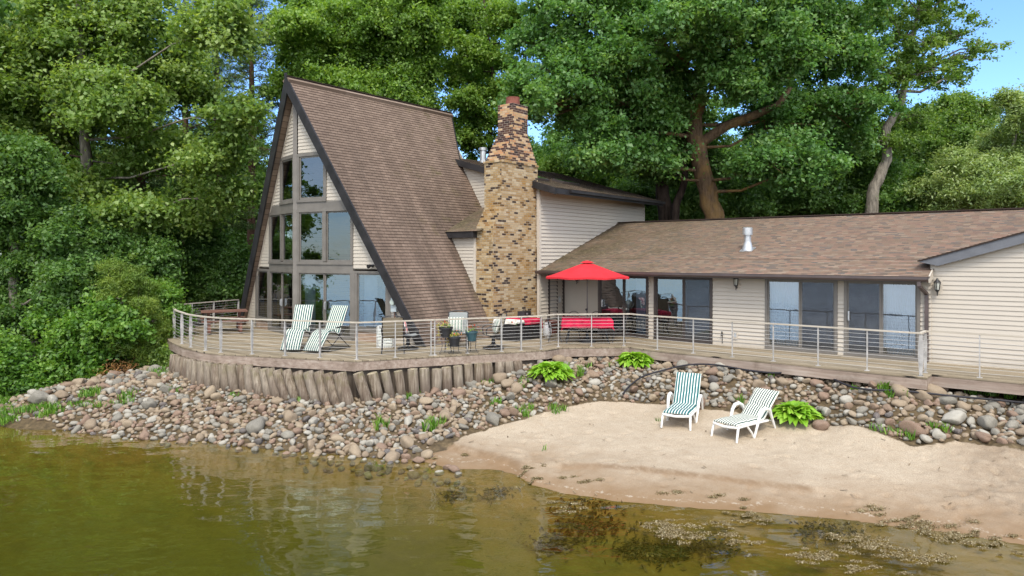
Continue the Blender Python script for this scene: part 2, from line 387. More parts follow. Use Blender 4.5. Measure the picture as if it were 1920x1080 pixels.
def ground_mat():
    g = G('ground'); p = g.pos(); sw = g.n('Attribute', {}, 'Fac', attribute_name='sandw')
    z = g.n('SeparateXYZ', {0: p}, 'Z')
    # dry sand: grains, faint streaks raked along the shore, bits of debris
    s1 = g.noise(p, 2.2, 8, .65); s2 = g.noise(p, 60, 3, .6); s3 = g.noise(g.pos((1, 1, 1)), 7, 6, .7)
    st = g.noise(g.n('Mapping', {0: p, 2: (0, 0, .2), 3: (1.3, 9, 1)}), 1.6, 5, .6)
    sand = g.ramp(s1, [(.3, (.285, .222, .152)), (.52, (.355, .29, .21)), (.72, (.42, .352, .264))])
    sand = g.mix(g.ramp(st, [(.55, 0), (.75, .35)]), sand, (.42, .28, .16))
    sand = g.mix(.5, sand, g.ramp(s2, [(.35, (.175, .125, .08)), (.6, (.51, .42, .31))]))
    sand = g.mix(g.ramp(g.noise(p, 18, 5, .7), [(.48, 0), (.7, .4)]), sand, (.36, .27, .185))
    sand = g.mix(g.ramp(s3, [(.63, 0), (.70, .6)]), sand, (.16, .10, .055))
    shd = g.math('MULTIPLY', g.n('Attribute', {}, 'Fac', attribute_name='sand_shade'), g.ramp(g.noise(p, 4, 6, .7), [(.28, .35), (.55, 1)]))
    sand = g.mix(shd, sand, (.16, .105, .062))
    wet = g.math('SUBTRACT', 1, g.math('DIVIDE', g.math('SUBTRACT', g.math('ADD', z, g.math('MULTIPLY', g.math('SUBTRACT', g.noise(p, 1.6, 7, .65), .5), .3)), ZW+.005), .26), clamp=True)
    sand = g.mix(wet, sand, (.215, .135, .07))
    foam = g.ramp(g.math('ABSOLUTE', g.math('SUBTRACT', g.math('ADD', z, g.math('MULTIPLY', g.math('SUBTRACT', g.noise(p, 2.0, 6), .5), .1)), ZW+.045)), [(.0, .6), (.010, 0)])
    sand = g.mix(g.math('MULTIPLY', foam, g.ramp(g.noise(p, 16, 5, .7), [(.53, 0), (.60, .8)])), sand, (.6, .55, .46))
    soil = g.ramp(g.noise(p, 7, 8, .7), [(.3, (.04, .028, .015)), (.55, (.10, .07, .036)), (.75, (.20, .145, .08))])
    grass = g.ramp(g.noise(p, 1.4, 8, .7), [(.35, (.012, .022, .006)), (.6, (.03, .06, .012)), (.8, (.06, .05, .025))])
    land = g.mix(g.ramp(z, [(0, 0), (1, 1)]), soil, grass)
    col = g.mix(g.ramp(g.math('ADD', sw, g.math('MULTIPLY', g.math('SUBTRACT', g.noise(p, 5, 6, .7), .5), .7)), [(.42, 0), (.58, 1)]), land, sand)
    # lake bed: sand, algae patches; olive with depth paints in the water's light loss
    dep = g.math('ADD', g.math('SUBTRACT', ZW, z), g.math('MULTIPLY', g.math('SUBTRACT', g.noise(p, .9, 8, .65), .5), .42))
    bed = g.ramp(dep, [(.0, (.35, .215, .095)), (.18, (.295, .175, .055)), (.38, (.205, .14, .03)), (.66, (.14, .12, .018)), (1, (.10, .10, .014))])
    bed = g.mix(g.ramp(g.noise(g.n('Mapping', {0: p, 3: (1, 2.2, 1)}), 1.1, 8, .7), [(.46, 0), (.66, .7)]), bed, (.085, .078, .012))
    bed = g.mix(g.ramp(g.noise(p, 6, 6, .75), [(.56, 0), (.72, .5)]), bed, (.20, .19, .03))
    uw = g.math('LESS_THAN', z, ZW-.004)
    col = g.mix(uw, col, bed)
    b = g.bump(g.math('ADD', g.math('MULTIPLY', s2, .3), s3), .35, .02)
    return g.pbr(col, g.math('SUBTRACT', .92, g.math('MULTIPLY', wet, .45)), b, 0, .25)
ground = np_mesh('ground', verts, quads, ground_mat(), attrs={'sandw': ('POINT', sandw), 'sand_shade': ('POINT', sand_shade)}, smooth=True)
tag(ground, 'pale sand beach, soil bank and lake bed sloping up from the water', 'ground', kind='structure')
def water_mat():
    g = G('lake_water'); p = g.pos((1, 1.5, 1))
    q = g.n('Mapping', {0: g.n('Mapping', {0: g.pos(), 2: (0, 0, -YAW)}), 3: (1.0, 1.8, 1)})
    h = g.math('ADD', g.math('MULTIPLY', g.noise(q, 1.35, 2, .35), 1.0), g.math('MULTIPLY', g.noise(g.n('Mapping', {0: q, 1: (4, 2, 0), 2: (0, 0, .4)}), 4.2, 2, .4), .12))
    h = g.math('ADD', h, g.math('MULTIPLY', g.noise(g.n('Mapping', {0: p, 3: (1, 1.6, 1)}), .22, 2, .5), 1.6))
    nrm = g.bump(h, .42, .05)
    fr = g.math('MINIMUM', g.math('ADD', g.math('MULTIPLY', g.n('Fresnel', {0: 1.34, 1: nrm}), 1.35), .01), 1.0)
    tr = g.n('BsdfTransparent', {0: (.87, .90, .62, 1)})
    df = g.n('BsdfDiffuse', {0: (.066, .056, .008, 1)})
    body = g.n('MixShader', {0: .2, 1: tr, 2: df})
    gl = g.n('BsdfGlossy', {0: (.95, .97, 1, 1), 1: .015, 'Normal': nrm})
    s = g.n('MixShader', {0: fr, 1: body, 2: gl}); g.t.links.new(s, g.out.inputs[0]); return g.m
wx = axis_lines(-40, 10, 5, -1200, 1200); wy = axis_lines(-5, 25, 5, -1200, 120)
WX, WY = np.meshgrid(wx, wy); jj = np.arange(WX.size).reshape(WX.shape)
water = np_mesh('lake_water', np.stack([WX, WY, np.full(WX.shape, ZW)], -1).reshape(-1, 3), np.stack([jj[:-1, :-1], jj[:-1, 1:], jj[1:, 1:], jj[1:, :-1]], -1).reshape(-1, 4), water_mat())
tag(water, 'shallow olive green lake water with soft ripples', 'water', kind='structure')

# ------------------------------------------------------------------ stones
def rock_mat(name, c, c2):
    g = G(name); v = g.obj(); oi = g.n('ObjectInfo', out='Random')
    v2 = g.n('VectorMath', {0: v, 1: g.n('CombineXYZ', {0: g.math('MULTIPLY', oi, 50), 1: g.math('MULTIPLY', oi, 31), 2: 0.0})}, operation='ADD')
    tint = g.n('Attribute', {}, 'Fac', attribute_name='tint')
    rnd = g.math('FRACT', g.math('ADD', oi, tint))
    base = g.mix(rnd, c, c2)
    nz1 = g.noise(v2, 3.0, 8, .65)
    base = g.mix(g.ramp(nz1, [(.35, 0), (.7, .5)]), base, tuple(x*.55 for x in c))
    base = g.mix(g.ramp(g.noise(v2, 26, 5, .7), [(.5, 0), (.7, .35)]), base, (.55, .5, .44))
    return g.pbr(base, .8, g.bump(g.noise(v2, 12, 5), .25, .02), 0, .25)
RM = [rock_mat('stone_tan', (0.304, 0.234, 0.155), (0.226, 0.164, 0.107)), rock_mat('stone_pink', (0.241, 0.156, 0.107), (0.195, 0.127, 0.086)), rock_mat('stone_grey', (0.180, 0.164, 0.133), (0.249, 0.226, 0.181)),
      rock_mat('stone_pale', (0.374, 0.344, 0.285), (0.296, 0.271, 0.219)), rock_mat('stone_brown', (0.180, 0.119, 0.078), (0.241, 0.164, 0.107)), rock_mat('stone_dark', (0.105, 0.094, 0.086), (0.132, 0.107, 0.095))]
RNAME = ['tan', 'pinkish brown', 'grey', 'pale cream', 'rusty brown', 'dark grey']
RP = [.38, .12, .24, .12, .09, .05]
import bmesh
def rock_shape(seed, sub):
    bm = bmesh.new(); bmesh.ops.create_icosphere(bm, subdivisions=sub, radius=1); rr = random.Random(seed)
    s = (1, rr.uniform(.72, .95), rr.uniform(.55, .8)); o = Vector((rr.uniform(0, 90), rr.uniform(0, 90), 0))
    for v in bm.verts:
        n = mn.noise(v.co*1.0+o)*.26+mn.noise(v.co*2.1+o)*.1
        v.co = v.co*(1+n)
        v.co = Vector((v.co.x*s[0], v.co.y*s[1], v.co.z*s[2]))
    # a flattened facet or two, as on broken field stones
    for _ in range(rr.randint(1, 4)):
        d = Vector((rr.gauss(0, 1), rr.gauss(0, 1), rr.gauss(0, 1))).normalized(); c = rr.uniform(.42, .68)
        for v in bm.verts:
            e = v.co.dot(d)-c
            if e > 0: v.co -= d*e*.8
    vs = np.array([v.co[:] for v in bm.verts]); fs = np.array([[v.index for v in f.verts] for f in bm.faces]); bm.free(); return vs, fs
def pip(x, y, poly):
    c = False; j = len(poly)-1
    for i in range(len(poly)):
        xi, yi = poly[i]; xj, yj = poly[j]
        if (yi > y) != (yj > y) and x < (xj-xi)*(y-yi)/(yj-yi)+xi: c = not c
        j = i
    return c
BANK = [(95, 792), (40, 790), (-20, 786), (-20, 758), (60, 738), (150, 716), (250, 698), (335, 690), (373, 703), (424, 724), (500, 733), (567, 743), (622, 750), (687, 750), (743, 741), (815, 734), (906, 716), (960, 695), (1000, 683), (1045, 678), (1130, 668), (1200, 668), (1230, 674), (1300, 684), (1400, 695), (1500, 706), (1600, 716), (1740, 733), (1925, 757), (2250, 800), (2250, 880), (1925, 836), (1800, 822), (1720, 835), (1650, 809), (1560, 794), (1450, 786), (1380, 768), (1300, 762), (1230, 755), (1130, 750), (1060, 762), (980, 785), (870, 815), (800, 846), (730, 862), (560, 850), (400, 834), (250, 828), (120, 810)]
BW = [hit(*q)[:2] for q in BANK]
HAND = [(480, 808, .30, 2, 'large smooth grey boulder at the waterline, biggest of the stones left of the beach'), (1750, 772, .32, 0, 'large speckled tan boulder under the black pipe near the deck corner'), (1711, 812, .28, 1, 'large pinkish wedge-shaped stone at the edge of the sand'),
        (1736, 828, .19, 3, 'chalky white block of stone at the edge of the sand'), (1758, 820, .17, 3, 'upright pale stone beside the chalky white block'), (1851, 800, .29, 2, 'large mauve-grey stone in the bank at the picture edge'),
        (1789, 784, .28, 3, 'wide pale grey stone between two large boulders'), (1689, 741, .26, 0, 'flat cream stone lying above the black pipe'), (1731, 749, .22, 0, 'rounded tan stone under the deck corner'), (934, 716, .27, 0, 'biggest tan stone at the foot of the last upright log'),
        (774, 763, .18, 1, 'reddish stone lying below the upright logs'), (765, 796, .19, 3, 'whitish egg-shaped stone on the bank near the sand'), (70, 754, .34, 2, 'dark grey boulder on the grassy bank under the shrubs'), (117, 745, .2, 0, 'cream stone beside the dark grey boulder'), (1310, 742, .26, 1, 'big reddish stone behind the upright beach lounger'),
        (1535, 752, .26, 1, 'reddish brown boulder above the lime green hosta by the beach'), (1495, 733, .24, 0, 'broad buff stone above the hosta by the beach'), (800, 857, .2, 0, 'tan boulder where the stones meet the sand'), (735, 862, .2, 0, 'low cream stone half in the shallow water')]
rocks = []
HOSTA = [(*hit(px, py)[:2], .22) for px, py in ((1033, 702), (1191, 680), (1491, 782))]
cell = {}
def try_rock(x, y, r, k):
    cx, cy = int(x//.35), int(y//.35)
    for i in range(cx-2, cx+3):
        for j in range(cy-2, cy+3):
            for (a, b, q) in cell.get((i, j), ()):
                if (a-x)**2+(b-y)**2 < (k*(q+r))**2: return False
    cell.setdefault((cx, cy), []).append((x, y, r)); return True
for px, py, r, ci, lab in HAND:
    p = hit(px, py); r *= .8; try_rock(p[0], p[1], r, .5); rocks.append((p[0], p[1], r, ci, lab))
bw = np.array(BW); x0, x1, y0, y1 = bw[:, 0].min(), bw[:, 0].max(), bw[:, 1].min(), bw[:, 1].max()
rr = random.Random(5)
for rmin, rmax, tries, k in ((.14, .21, 330, .74), (.11, .155, 1100, .68), (.075, .11, 13000, .66), (.05, .075, 24000, .64), (.03, .05, 16000, .62)):
    for _ in range(tries):
        x, y = rr.uniform(x0, x1), rr.uniform(y0, y1); r = rr.uniform(rmin, rmax)
        if x < -11 and r > .13 and rr.random() < .4: continue
        if any((x-a)**2+(y-b)**2 < c*c for a, b, c in HOSTA): continue
        if not pip(x, y, BW): continue
        if try_rock(x, y, r, k): rocks.append((x, y, r, rr.choices(range(6), RP)[0], None))
# strays along the waterline, in the shallows and at the edge of the sand
for px0, px1, dy0, dy1, n in ((560, 860, -4, 40, 170), (250, 560, -4, 14, 60), (100, 260, -6, 8, 30)):
    for _ in range(n):
        px = rr.uniform(px0, px1); wl = np.interp(px, [0, 120, 250, 400, 560, 680, 760, 840], [797, 805, 822, 828, 845, 857, 863, 880]); p = hit(px, wl+rr.uniform(dy0, dy1)); r = rr.uniform(.05, .12)
        if try_rock(p[0], p[1], r, .8): rocks.append((p[0], p[1], r, rr.choices(range(6), RP)[0], None))
zs = hgt([q[0] for q in rocks], [q[1] for q in rocks])
vis = sorted(range(len(rocks)), key=lambda i: -(rocks[i][2]/depth((rocks[i][0], rocks[i][1], -1))) - (9 if rocks[i][4] else 0))
inview = [i for i in vis if -20 < proj((rocks[i][0], rocks[i][1], zs[i]))[0] < 1940]
big = set(inview[:300])
SH3 = [rock_shape(s, 3) for s in range(9)]; SH2 = [rock_shape(s+20, 2) for s in range(9)]
rock_me = {}
allv = []; allf = []; alltint = []; allm = []; off = 0
for i, (x, y, r, ci, lab) in enumerate(rocks):
    z = zs[i]+r*rr.uniform(.2, .5); e = (rr.uniform(-.5, .5), rr.uniform(-.5, .5), rr.uniform(0, 6.28)); sc = (r*rr.uniform(1, 1.3), r*rr.uniform(.85, 1.05), r*rr.uniform(.85, 1.1))
    if i in big:
        s = rr.randrange(9)
        if (s, ci) not in rock_me:
            vs, fs = SH3[s]; me = bpy.data.meshes.new('stone'); me.from_pydata(vs.tolist(), [], fs.tolist()); me.polygons.foreach_set('use_smooth', [True]*len(fs)); me.materials.append(RM[ci]); rock_me[s, ci] = me
        o = bpy.data.objects.new('stone', rock_me[s, ci]); COL.objects.link(o); o.location = (x, y, z); o.rotation_euler = e; o.scale = sc
        if lab: tag(o, lab, 'stone', 'stones of the shore bank')
        else:
            where = 'below the log wall' if x < -11.2 else ('between the green hostas and the sand' if x < -7.6 else 'between the straight deck and the sand')
            if z < ZW+.22: where = 'along the waterline'
            sz = 'large' if r > .16 else 'medium'
            tag(o, f'{sz} rounded {RNAME[ci]} stone in the bank {where}', 'stone', f'{sz} {RNAME[ci]} stones {where}')
    else:
        vs, fs = SH2[rr.randrange(9)]; M3 = np.array(Matrix.LocRotScale(None, __import__('mathutils').Euler(e), Vector(sc)).to_3x3())
        allv.append(vs@M3.T+np.array([x, y, z])); allf.append(fs+off); off += len(vs); alltint += [rr.random()]*len(fs); allm += [ci]*len(fs)
st = np_mesh('small_stones', np.concatenate(allv), np.concatenate(allf), RM, attrs={'tint': ('FACE', alltint)}, smooth=True, k=3)
st.data.polygons.foreach_set('material_index', np.array(allm, np.int32)); st.data.update()
tag(st, 'smaller rounded stones filling the shore bank', 'stones', kind='stuff')
print('rocks', len(rocks), 'big', len(big))
# ================================================================== house
def brickish(name, w, h, mode):
    """per-brick colour from a hashed brick number; mode: chimney | tabs | arch"""
    g = G(name); uv = g.n('SeparateXYZ', {0: g.uv()}, None); u, v = uv.outputs[0], uv.outputs[1]; p = g.pos()
    row = g.math('FLOOR', g.math('DIVIDE', v, h)); fv = g.math('SUBTRACT', g.math('DIVIDE', v, h), row)
    sh = g.math('MULTIPLY', g.math('MODULO', row, 2.0), .5) if mode != 'arch' else g.n('TexWhiteNoise', {'W': row}, 0, noise_dimensions='1D')
    uu = g.math('ADD', g.math('DIVIDE', u, w), sh); cl = g.math('FLOOR', uu); fu = g.math('SUBTRACT', uu, cl)
    wn = g.n('TexWhiteNoise', {'Vector': g.n('CombineXYZ', {0: cl, 1: row})}, None, noise_dimensions='2D')
    rnd = wn.outputs[0]
    eu = g.math('ABSOLUTE', g.math('SUBTRACT', fu, .5)); ev = g.math('ABSOLUTE', g.math('SUBTRACT', fv, .5))
    z = g.n('SeparateXYZ', {0: p}, 'Z')
    if mode == 'chimney':
        lo = g.ramp(rnd, [(0, (0.370, 0.252, 0.122)), (.25, (0.437, 0.323, 0.185)), (.5, (0.311, 0.202, 0.092)), (.7, (0.479, 0.378, 0.239)), (.83, (0.286, 0.168, 0.071)), (.865, (0.050, 0.032, 0.024)), (1, (0.038, 0.025, 0.022))])
        hi = g.ramp(rnd, [(0, (0.504, 0.319, 0.160)), (.18, (0.504, 0.260, 0.126)), (.32, (0.554, 0.386, 0.235)), (.42, (0.071, 0.035, 0.030)), (.68, (0.042, 0.027, 0.027)), (.84, (0.101, 0.050, 0.035)), (1, (0.050, 0.030, 0.029))])
        lo.node.color_ramp.interpolation = hi.node.color_ramp.interpolation = 'CONSTANT'
        col = g.mix(g.math('GREATER_THAN', z, 5.95), lo, hi)
        col = g.mix(.5, col, g.ramp(g.noise(p, 30, 5, .7), [(.3, .45), (.7, 1.35)]), 'MULTIPLY')
        st = g.ramp(g.noise(p, 1.5, 8, .7), [(.52, 0), (.68, .75)])
        col = g.mix(g.math('MULTIPLY', st, g.math('LESS_THAN', z, 6.1)), col, (.33, .17, .035))
        col = g.mix(g.ramp(g.noise(g.pos((1, 1, .4)), 2.1, 8, .7), [(.58, 0), (.75, .6)]), col, (.10, .085, .06))
        mor = g.math('MAXIMUM', g.ramp(eu, [(.455, 0), (.475, 1)]), g.ramp(ev, [(.41, 0), (.45, 1)]))
        col = g.mix(mor, col, g.mix(g.noise(p, 3), (.40, .34, .26), (.24, .2, .15)))
        hh = g.math('SUBTRACT', g.math('MULTIPLY', g.noise(p, 40), .3), mor)
        return g.pbr(col, .9, g.bump(hh, .6, .012), 0, .2)
    if mode == 'tabs':      # three-tab shingles on the steep roof
        col = g.ramp(rnd, [(0, (.150, .104, .077)), (.5, (.195, .138, .103)), (1, (.245, .176, .133))])
        col = g.mix(.4, col, g.ramp(g.noise(p, 45, 4, .7), [(.3, (.09, .06, .045)), (.7, (.33, .24, .185))]))
        streak = g.noise(g.n('Mapping', {0: g.uv(), 3: (1.5, .22, 1)}), 1.0, 8, .62)
        low = g.ramp(z, [(.0, 1), (.42, .55), (1, .15)])
        low = g.ramp(g.math('DIVIDE', z, 8.6), [(0, 1.0), (.45, .85), (.75, .4), (1, .15)])
        col = g.mix(g.math('MULTIPLY', low, g.ramp(streak, [(.36, 0), (.62, .8)])), col, (.060, .045, .035))
        moss = g.ramp(g.noise(p, 1.7, 8, .7), [(.54, 0), (.7, .75)])
        y = g.n('SeparateXYZ', {0: p}, 'Y')
        col = g.mix(g.math('MULTIPLY', moss, g.ramp(g.math('DIVIDE', g.math('SUBTRACT', y, 14.0), 5.0), [(.2, 0), (.8, .9)])), col, (.10, .085, .032))
        slot = g.ramp(eu, [(.472, 0), (.49, .8)])
        col = g.mix(slot, col, (.035, .025, .02))
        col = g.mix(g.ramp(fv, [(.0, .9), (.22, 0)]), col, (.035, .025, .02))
        hh = g.math('SUBTRACT', g.math('MULTIPLY', g.noise(p, 60), .4), slot)
        return g.pbr(col, .95, g.bump(hh, .5, .01), 0, .15)
    # laminated shingles on the low roofs
    col = g.ramp(rnd, [(0, (.26, .19, .138)), (.18, (.31, .22, .16)), (.36, (.345, .22, .163)), (.5, (.185, .15, .12)), (.62, (.38, .29, .215)), (.78, (.295, .195, .147)), (.9, (.18, .16, .142)), (1, (.35, .265, .195))])
    col = g.mix(.5, col, g.ramp(g.noise(p, 50, 4, .7), [(.3, .6), (.7, 1.3)]), 'MULTIPLY')
    x = g.n('SeparateXYZ', {0: p}, 'X')
    old = g.ramp(g.math('DIVIDE', g.math('SUBTRACT', g.math('MULTIPLY', x, -1.0), 7.0), 8.0), [(.05, .0), (.5, .6), (.9, 1)])
    m1 = g.ramp(g.noise(p, .8, 8, .7), [(.38, .25), (.62, 1)])
    col = g.mix(g.math('MULTIPLY', old, m1), col, g.ramp(g.noise(p, 9, 6, .75), [(.35, (.085, .070, .042)), (.55, (.165, .135, .078)), (.70, (.36, .305, .175))]))
    col = g.mix(1.0, col, (.9, .88, .86), 'MULTIPLY')
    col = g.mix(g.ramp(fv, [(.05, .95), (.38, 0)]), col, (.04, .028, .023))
    hh = g.math('SUBTRACT', g.math('MULTIPLY', g.noise(p, 60), .4), g.ramp(eu, [(.46, 0), (.5, .3)]))
    return g.pbr(col, .95, g.bump(hh, .5, .01), 0, .15)
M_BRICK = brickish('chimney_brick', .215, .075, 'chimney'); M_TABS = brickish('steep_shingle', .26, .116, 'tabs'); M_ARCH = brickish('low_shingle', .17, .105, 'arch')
def siding_mat(name, c):
    g = G(name); p = g.pos()
    col = g.mix(g.ramp(g.noise(g.pos((1, 1, .35)), 1.1, 8, .65), [(.4, 0), (.75, .4)]), c, tuple(x*.82 for x in c))
    z = g.n('SeparateXYZ', {0: p}, 'Z')
    spl = g.math('MULTIPLY', g.ramp(g.math('ADD', z, g.math('MULTIPLY', g.noise(g.pos((1, 1, .5)), 2.5, 6), .35)), [(.15, .55), (.42, 0)]), .8)
    col = g.mix(spl, col, (.28, .235, .175))       # rain splash grime over the deck
    return g.pbr(col, .55, g.bump(g.noise(p, 40, 3), .06, .01), 0, .35)
M_SIDE = siding_mat('siding_beige', (.50, .445, .37)); M_TRIM = mat_plain('trim_beige', (.53, .47, .39), .5, .05)
M_FASC = mat_plain('fascia_dark', (.028, .026, .027), .5, .25, 3, .1); M_GUT = mat_plain('gutter_brown', (.075, .052, .046), .35, .15, 3, .05, spec=.5)
M_FRAME = mat_plain('window_frame', (.165, .148, .128), .45, .1, 3, .05, spec=.4); M_FRAMED = mat_plain('window_frame_dark', (.060, .048, .042), .45, .15, 3, .05)
M_SOFF = mat_wood('soffit_planks', (.17, .115, .08), (.26, .185, .135), (.34, .26, .2), 1, (2, .19)); M_RAKE = mat_plain('gable_fascia', (.14, .145, .158), .6, .12, 3, .1)
M_STEEL = mat_plain('galvanised_steel', (.50, .50, .49), .38, .15, 5, .05, metal=.6); M_CLAY = mat_plain('clay_pot', (.24, .085, .06), .8, .2, 8)
M_IN = mat_plain('interior_wall', (.30, .25, .19), .9, .1); M_INF = mat_plain('interior_floor', (.16, .09, .045), .6, .2); M_CURT = mat_plain('curtain_cloth', (.55, .58, .60), .9, .1, 3)
M_CREAM = mat_plain('curtain_ochre', (.30, .19, .05), .9, .3, 3, stretch=(6, 6, .3)); M_WOOD = mat_wood('weathered_wood', (.22, .145, .10), (.36, .255, .185), (.5, .39, .3), 0)
def glass_mat(name, base, refl, tint=(.62, .7, .78)):
    g = G(name); p = g.pos()
    nrm = g.bump(g.noise(p, .9, 3, .5), .06, .12)
    fr = g.math('MINIMUM', g.math('ADD', g.math('MULTIPLY', g.n('Fresnel', {0: 1.5}), 1.3), refl), 1)
    gl = g.n('BsdfGlossy', {0: (.86, .92, .96, 1), 1: .006, 'Normal': nrm}); tr = g.n('BsdfTransparent', {0: (*tint, 1)})
    s = g.n('MixShader', {0: fr, 1: tr, 2: gl}); g.t.links.new(s, g.out.inputs[0]); return g.m
M_GLASS = glass_mat('window_glass', 0, .15); M_GLASSD = glass_mat('window_glass_upper', 0, .09, (.5, .56, .6))
def screen_mat():
    g = G('insect_screen'); p = g.pos()
    n = g.noise(g.pos((1, 1, 1)), 3.5, 6, .7)
    tr = g.n('BsdfTransparent', {0: (.62, .64, .68, 1)}); df = g.n('BsdfDiffuse', {0: g.ramp(n, [(.35, (.10, .10, .105)), (.65, (.17, .175, .185))])})
    s = g.n('MixShader', {0: .38, 1: tr, 2: df}); g.t.links.new(s, g.out.inputs[0]); return g.m
M_SCREEN = screen_mat()

house = thing('lake_house', 'beige A-frame lake house with brick chimney, shingle roofs and a long glazed wing', 'house', (-14, 20, 0))
HO = (-14, 20, 0)
class Fr:
    """a wall plane: u along the wall, z up, n outward"""
    def __init__(s, O, U): s.O = np.array([O[0], O[1], 0.]); s.U = np.array([U[0], U[1], 0.])/math.hypot(*U); s.N = np.array([s.U[1], -s.U[0], 0.]); s.Z = np.array([0, 0, 1.])
    def p(s, u, z, n=0): return s.O+s.U*u+s.Z*z+s.N*n
    def box(s, mb, u0, u1, z0, z1, n0, n1, m=0): return mb.para(s.p(u0, z0, n0), s.U*(u1-u0), s.Z*(z1-z0), s.N*(n1-n0), m)
    def px(s, x, y):
        d = ray(x, y); t = np.dot(s.O-EYEV, s.N)/np.dot(d, s.N); q = EYEV+d*t-s.O
        return float(np.dot(q, s.U)), float(EYEV[2]+d[2]*t)
    def u(s, x): return s.px(x, 500)[0]
    def side(s, name, poly, pitch=.115, lip=.021, mat=None, m0=0.0, inset=0.0):
        mb = MB(); laps(mb, poly, s.O+s.N*inset, s.U, s.Z, s.N, pitch, lip, v0=m0)
        return mb.build(name, mat or M_SIDE, house, HO)
    def window(s, name, u0, u1, z0, z1, panes, fw=.07, fr=M_FRAME, glass=M_GLASS, n0=-.05, n1=.045, sash=.045, back=None, screens=(), handle=None, label=None):
        """frame as the part; panes [(u0,u1)] in fractions of the clear width"""
        mb = MB(); B = s.box
        B(mb, u0, u1, z1-fw, z1, n0, n1); B(mb, u0, u1, z0, z0+fw*.8, n0, n1+.02); B(mb, u0, u0+fw, z0+fw*.8, z1-fw, n0, n1-.003); B(mb, u1-fw, u1, z0+fw*.8, z1-fw, n0, n1-.003)
        a, b = u0+fw, u1-fw; zz0, zz1 = z0+fw*.8, z1-fw
        for k, (f0, f1) in enumerate(panes):
            c, d = a+(b-a)*f0, a+(b-a)*f1; nn = n1-.035-(.022 if k % 2 else 0)
            B(mb, c, c+sash, zz0, zz1, nn-.03, nn); B(mb, d-sash, d, zz0, zz1, nn-.03, nn); B(mb, c+sash, d-sash, zz1-sash, zz1, nn-.03, nn-.002); B(mb, c+sash, d-sash, zz0, zz0+sash*1.5, nn-.03, nn-.002)
        w = mb.build(name, fr, house, HO)
        if label: w['label'] = label
        for k, (f0, f1) in enumerate(panes):
            c, d = a+(b-a)*f0+sash, a+(b-a)*f1-sash; nn = n1-.05-(.022 if k % 2 else 0)
            q = MB(); q.add([s.p(c, zz0+sash*1.5, nn), s.p(d, zz0+sash*1.5, nn), s.p(d, zz1-sash, nn), s.p(c, zz1-sash, nn)], [(0, 1, 2, 3)]); q.build('pane', glass, w, HO)
            if k in screens:
                q = MB(); q.add([s.p(c, zz0+sash*1.5, nn+.03), s.p(d, zz0+sash*1.5, nn+.03), s.p(d, zz1-sash, nn+.03), s.p(c, zz1-sash, nn+.03)], [(0, 1, 2, 3)]); q.build('insect_screen', M_SCREEN, w, HO)
        if handle is not None:
            h = a+(b-a)*handle; q = MB(); B(q, h-.02, h+.02, .95, 1.2, n1-.03, n1+.02); B(q, h-.012, h+.012, .98, 1.17, n1+.02, n1+.05); q.build('handle', M_STEEL, w, HO)
        if back:
            for (f0, f1, mt) in back:
                c, d = a+(b-a)*f0, a+(b-a)*f1; q = MB(); n = 14; g0 = []
                for i in range(n*2+1): g0.append((c+(d-c)*i/(n*2), (-.22 if i % 2 else -.27)))
                q.sheet([[s.p(x, zz0, k2) for x, k2 in g0], [s.p(x, zz1, k2) for x, k2 in g0]]); q.build('curtain', mt, w, HO)
        return w
XA, ZA, AW, YP, YF, YC, PR = -20.35, 8.6, 5.3, 12.96, 14.21, 13.32, .215
SL = math.hypot(AW, ZA)
def roof_pt(side, y, t, dn=0.0):
    n = np.array([side*ZA, 0, AW])/SL
    return np.array([XA+side*AW*t, y, ZA*(1-t)])-n*dn
yfront = lambda t: YP+(YF-YP)*t
# --- steep roof: shingled skin, deck below it, dark rake boards, planked soffit
TH = .26
def steep(side):
    n = np.array([side*ZA, 0, AW])/SL; V = -np.array([side*AW, 0, -ZA])/SL      # V: up the slope
    O = np.array([XA, 0, ZA]); U = np.array([0, 1., 0]) if side > 0 else np.array([0, -1., 0])
    sg = 1 if side > 0 else -1
    pt = lambda y, t: (y*sg, -t*SL)
    mb = MB()
    if side > 0: polys = [[(YP, 0), (20.65, 0), (19.8, .25), (yfront(.25), .25)], [(yfront(.25), .25), (20.1, .25), (20.1, .58), (yfront(.58), .58)], [(yfront(.58), .58), (17.4, .58), (17.4, 1.0), (yfront(1), 1.0)]]
    else: polys = [[(YP, 0), (20.65, 0), (20.65, 1.0), (yfront(1), 1.0)]]
    for P in polys: laps(mb, [pt(y, t) for y, t in P], O, U, V, n, .116, .014)
    r = mb.build('roof', M_TABS, house, HO)
    r['label'] = 'steep brown three-tab shingle slope of the A-frame'
    core = MB()
    for P in polys: core.prism([roof_pt(side, y, t, .004) for y, t in P], -n*(TH-.03), 0)
    core.build('roof_deck', M_SOFF, house, HO)
    rk = MB(); yo = .03
    P = [roof_pt(side, yfront(t)-yo, t, d) for t, d in ((-.012, -.02), (1.02, -.02), (1.02, TH+.02), (.035, TH+.02))]
    rk.prism(P, np.array([0, .055, 0])+0*n)
    b = rk.build('rake_board', M_FASC, house, HO)
    if side > 0:
        e = MB(); P = [roof_pt(1, 17.4, t, d) for t, d in ((.80, -.05), (.995, -.05), (.995, .20), (.80, .20))]; e.prism([p+np.array([0, .02, 0]) for p in P], (0, .20, 0)); e.build('corner_board', M_TRIM, house, HO)
        e = MB(); P = [roof_pt(1, 20.66-.85*t/.25, t, d) for t, d in ((0, -.02), (.25, -.02), (.25, .2), (.03, .2))]; e.prism(P, (0, .04, 0)); e.build('rake_board', M_FASC, house, HO)
steep(1); steep(-1)
rc = MB(); rc.bar((XA, YP-.02, ZA+.012), (XA, 20.66, ZA+.012), .16, .03); rc.build('ridge_cap', M_TABS, house, HO)
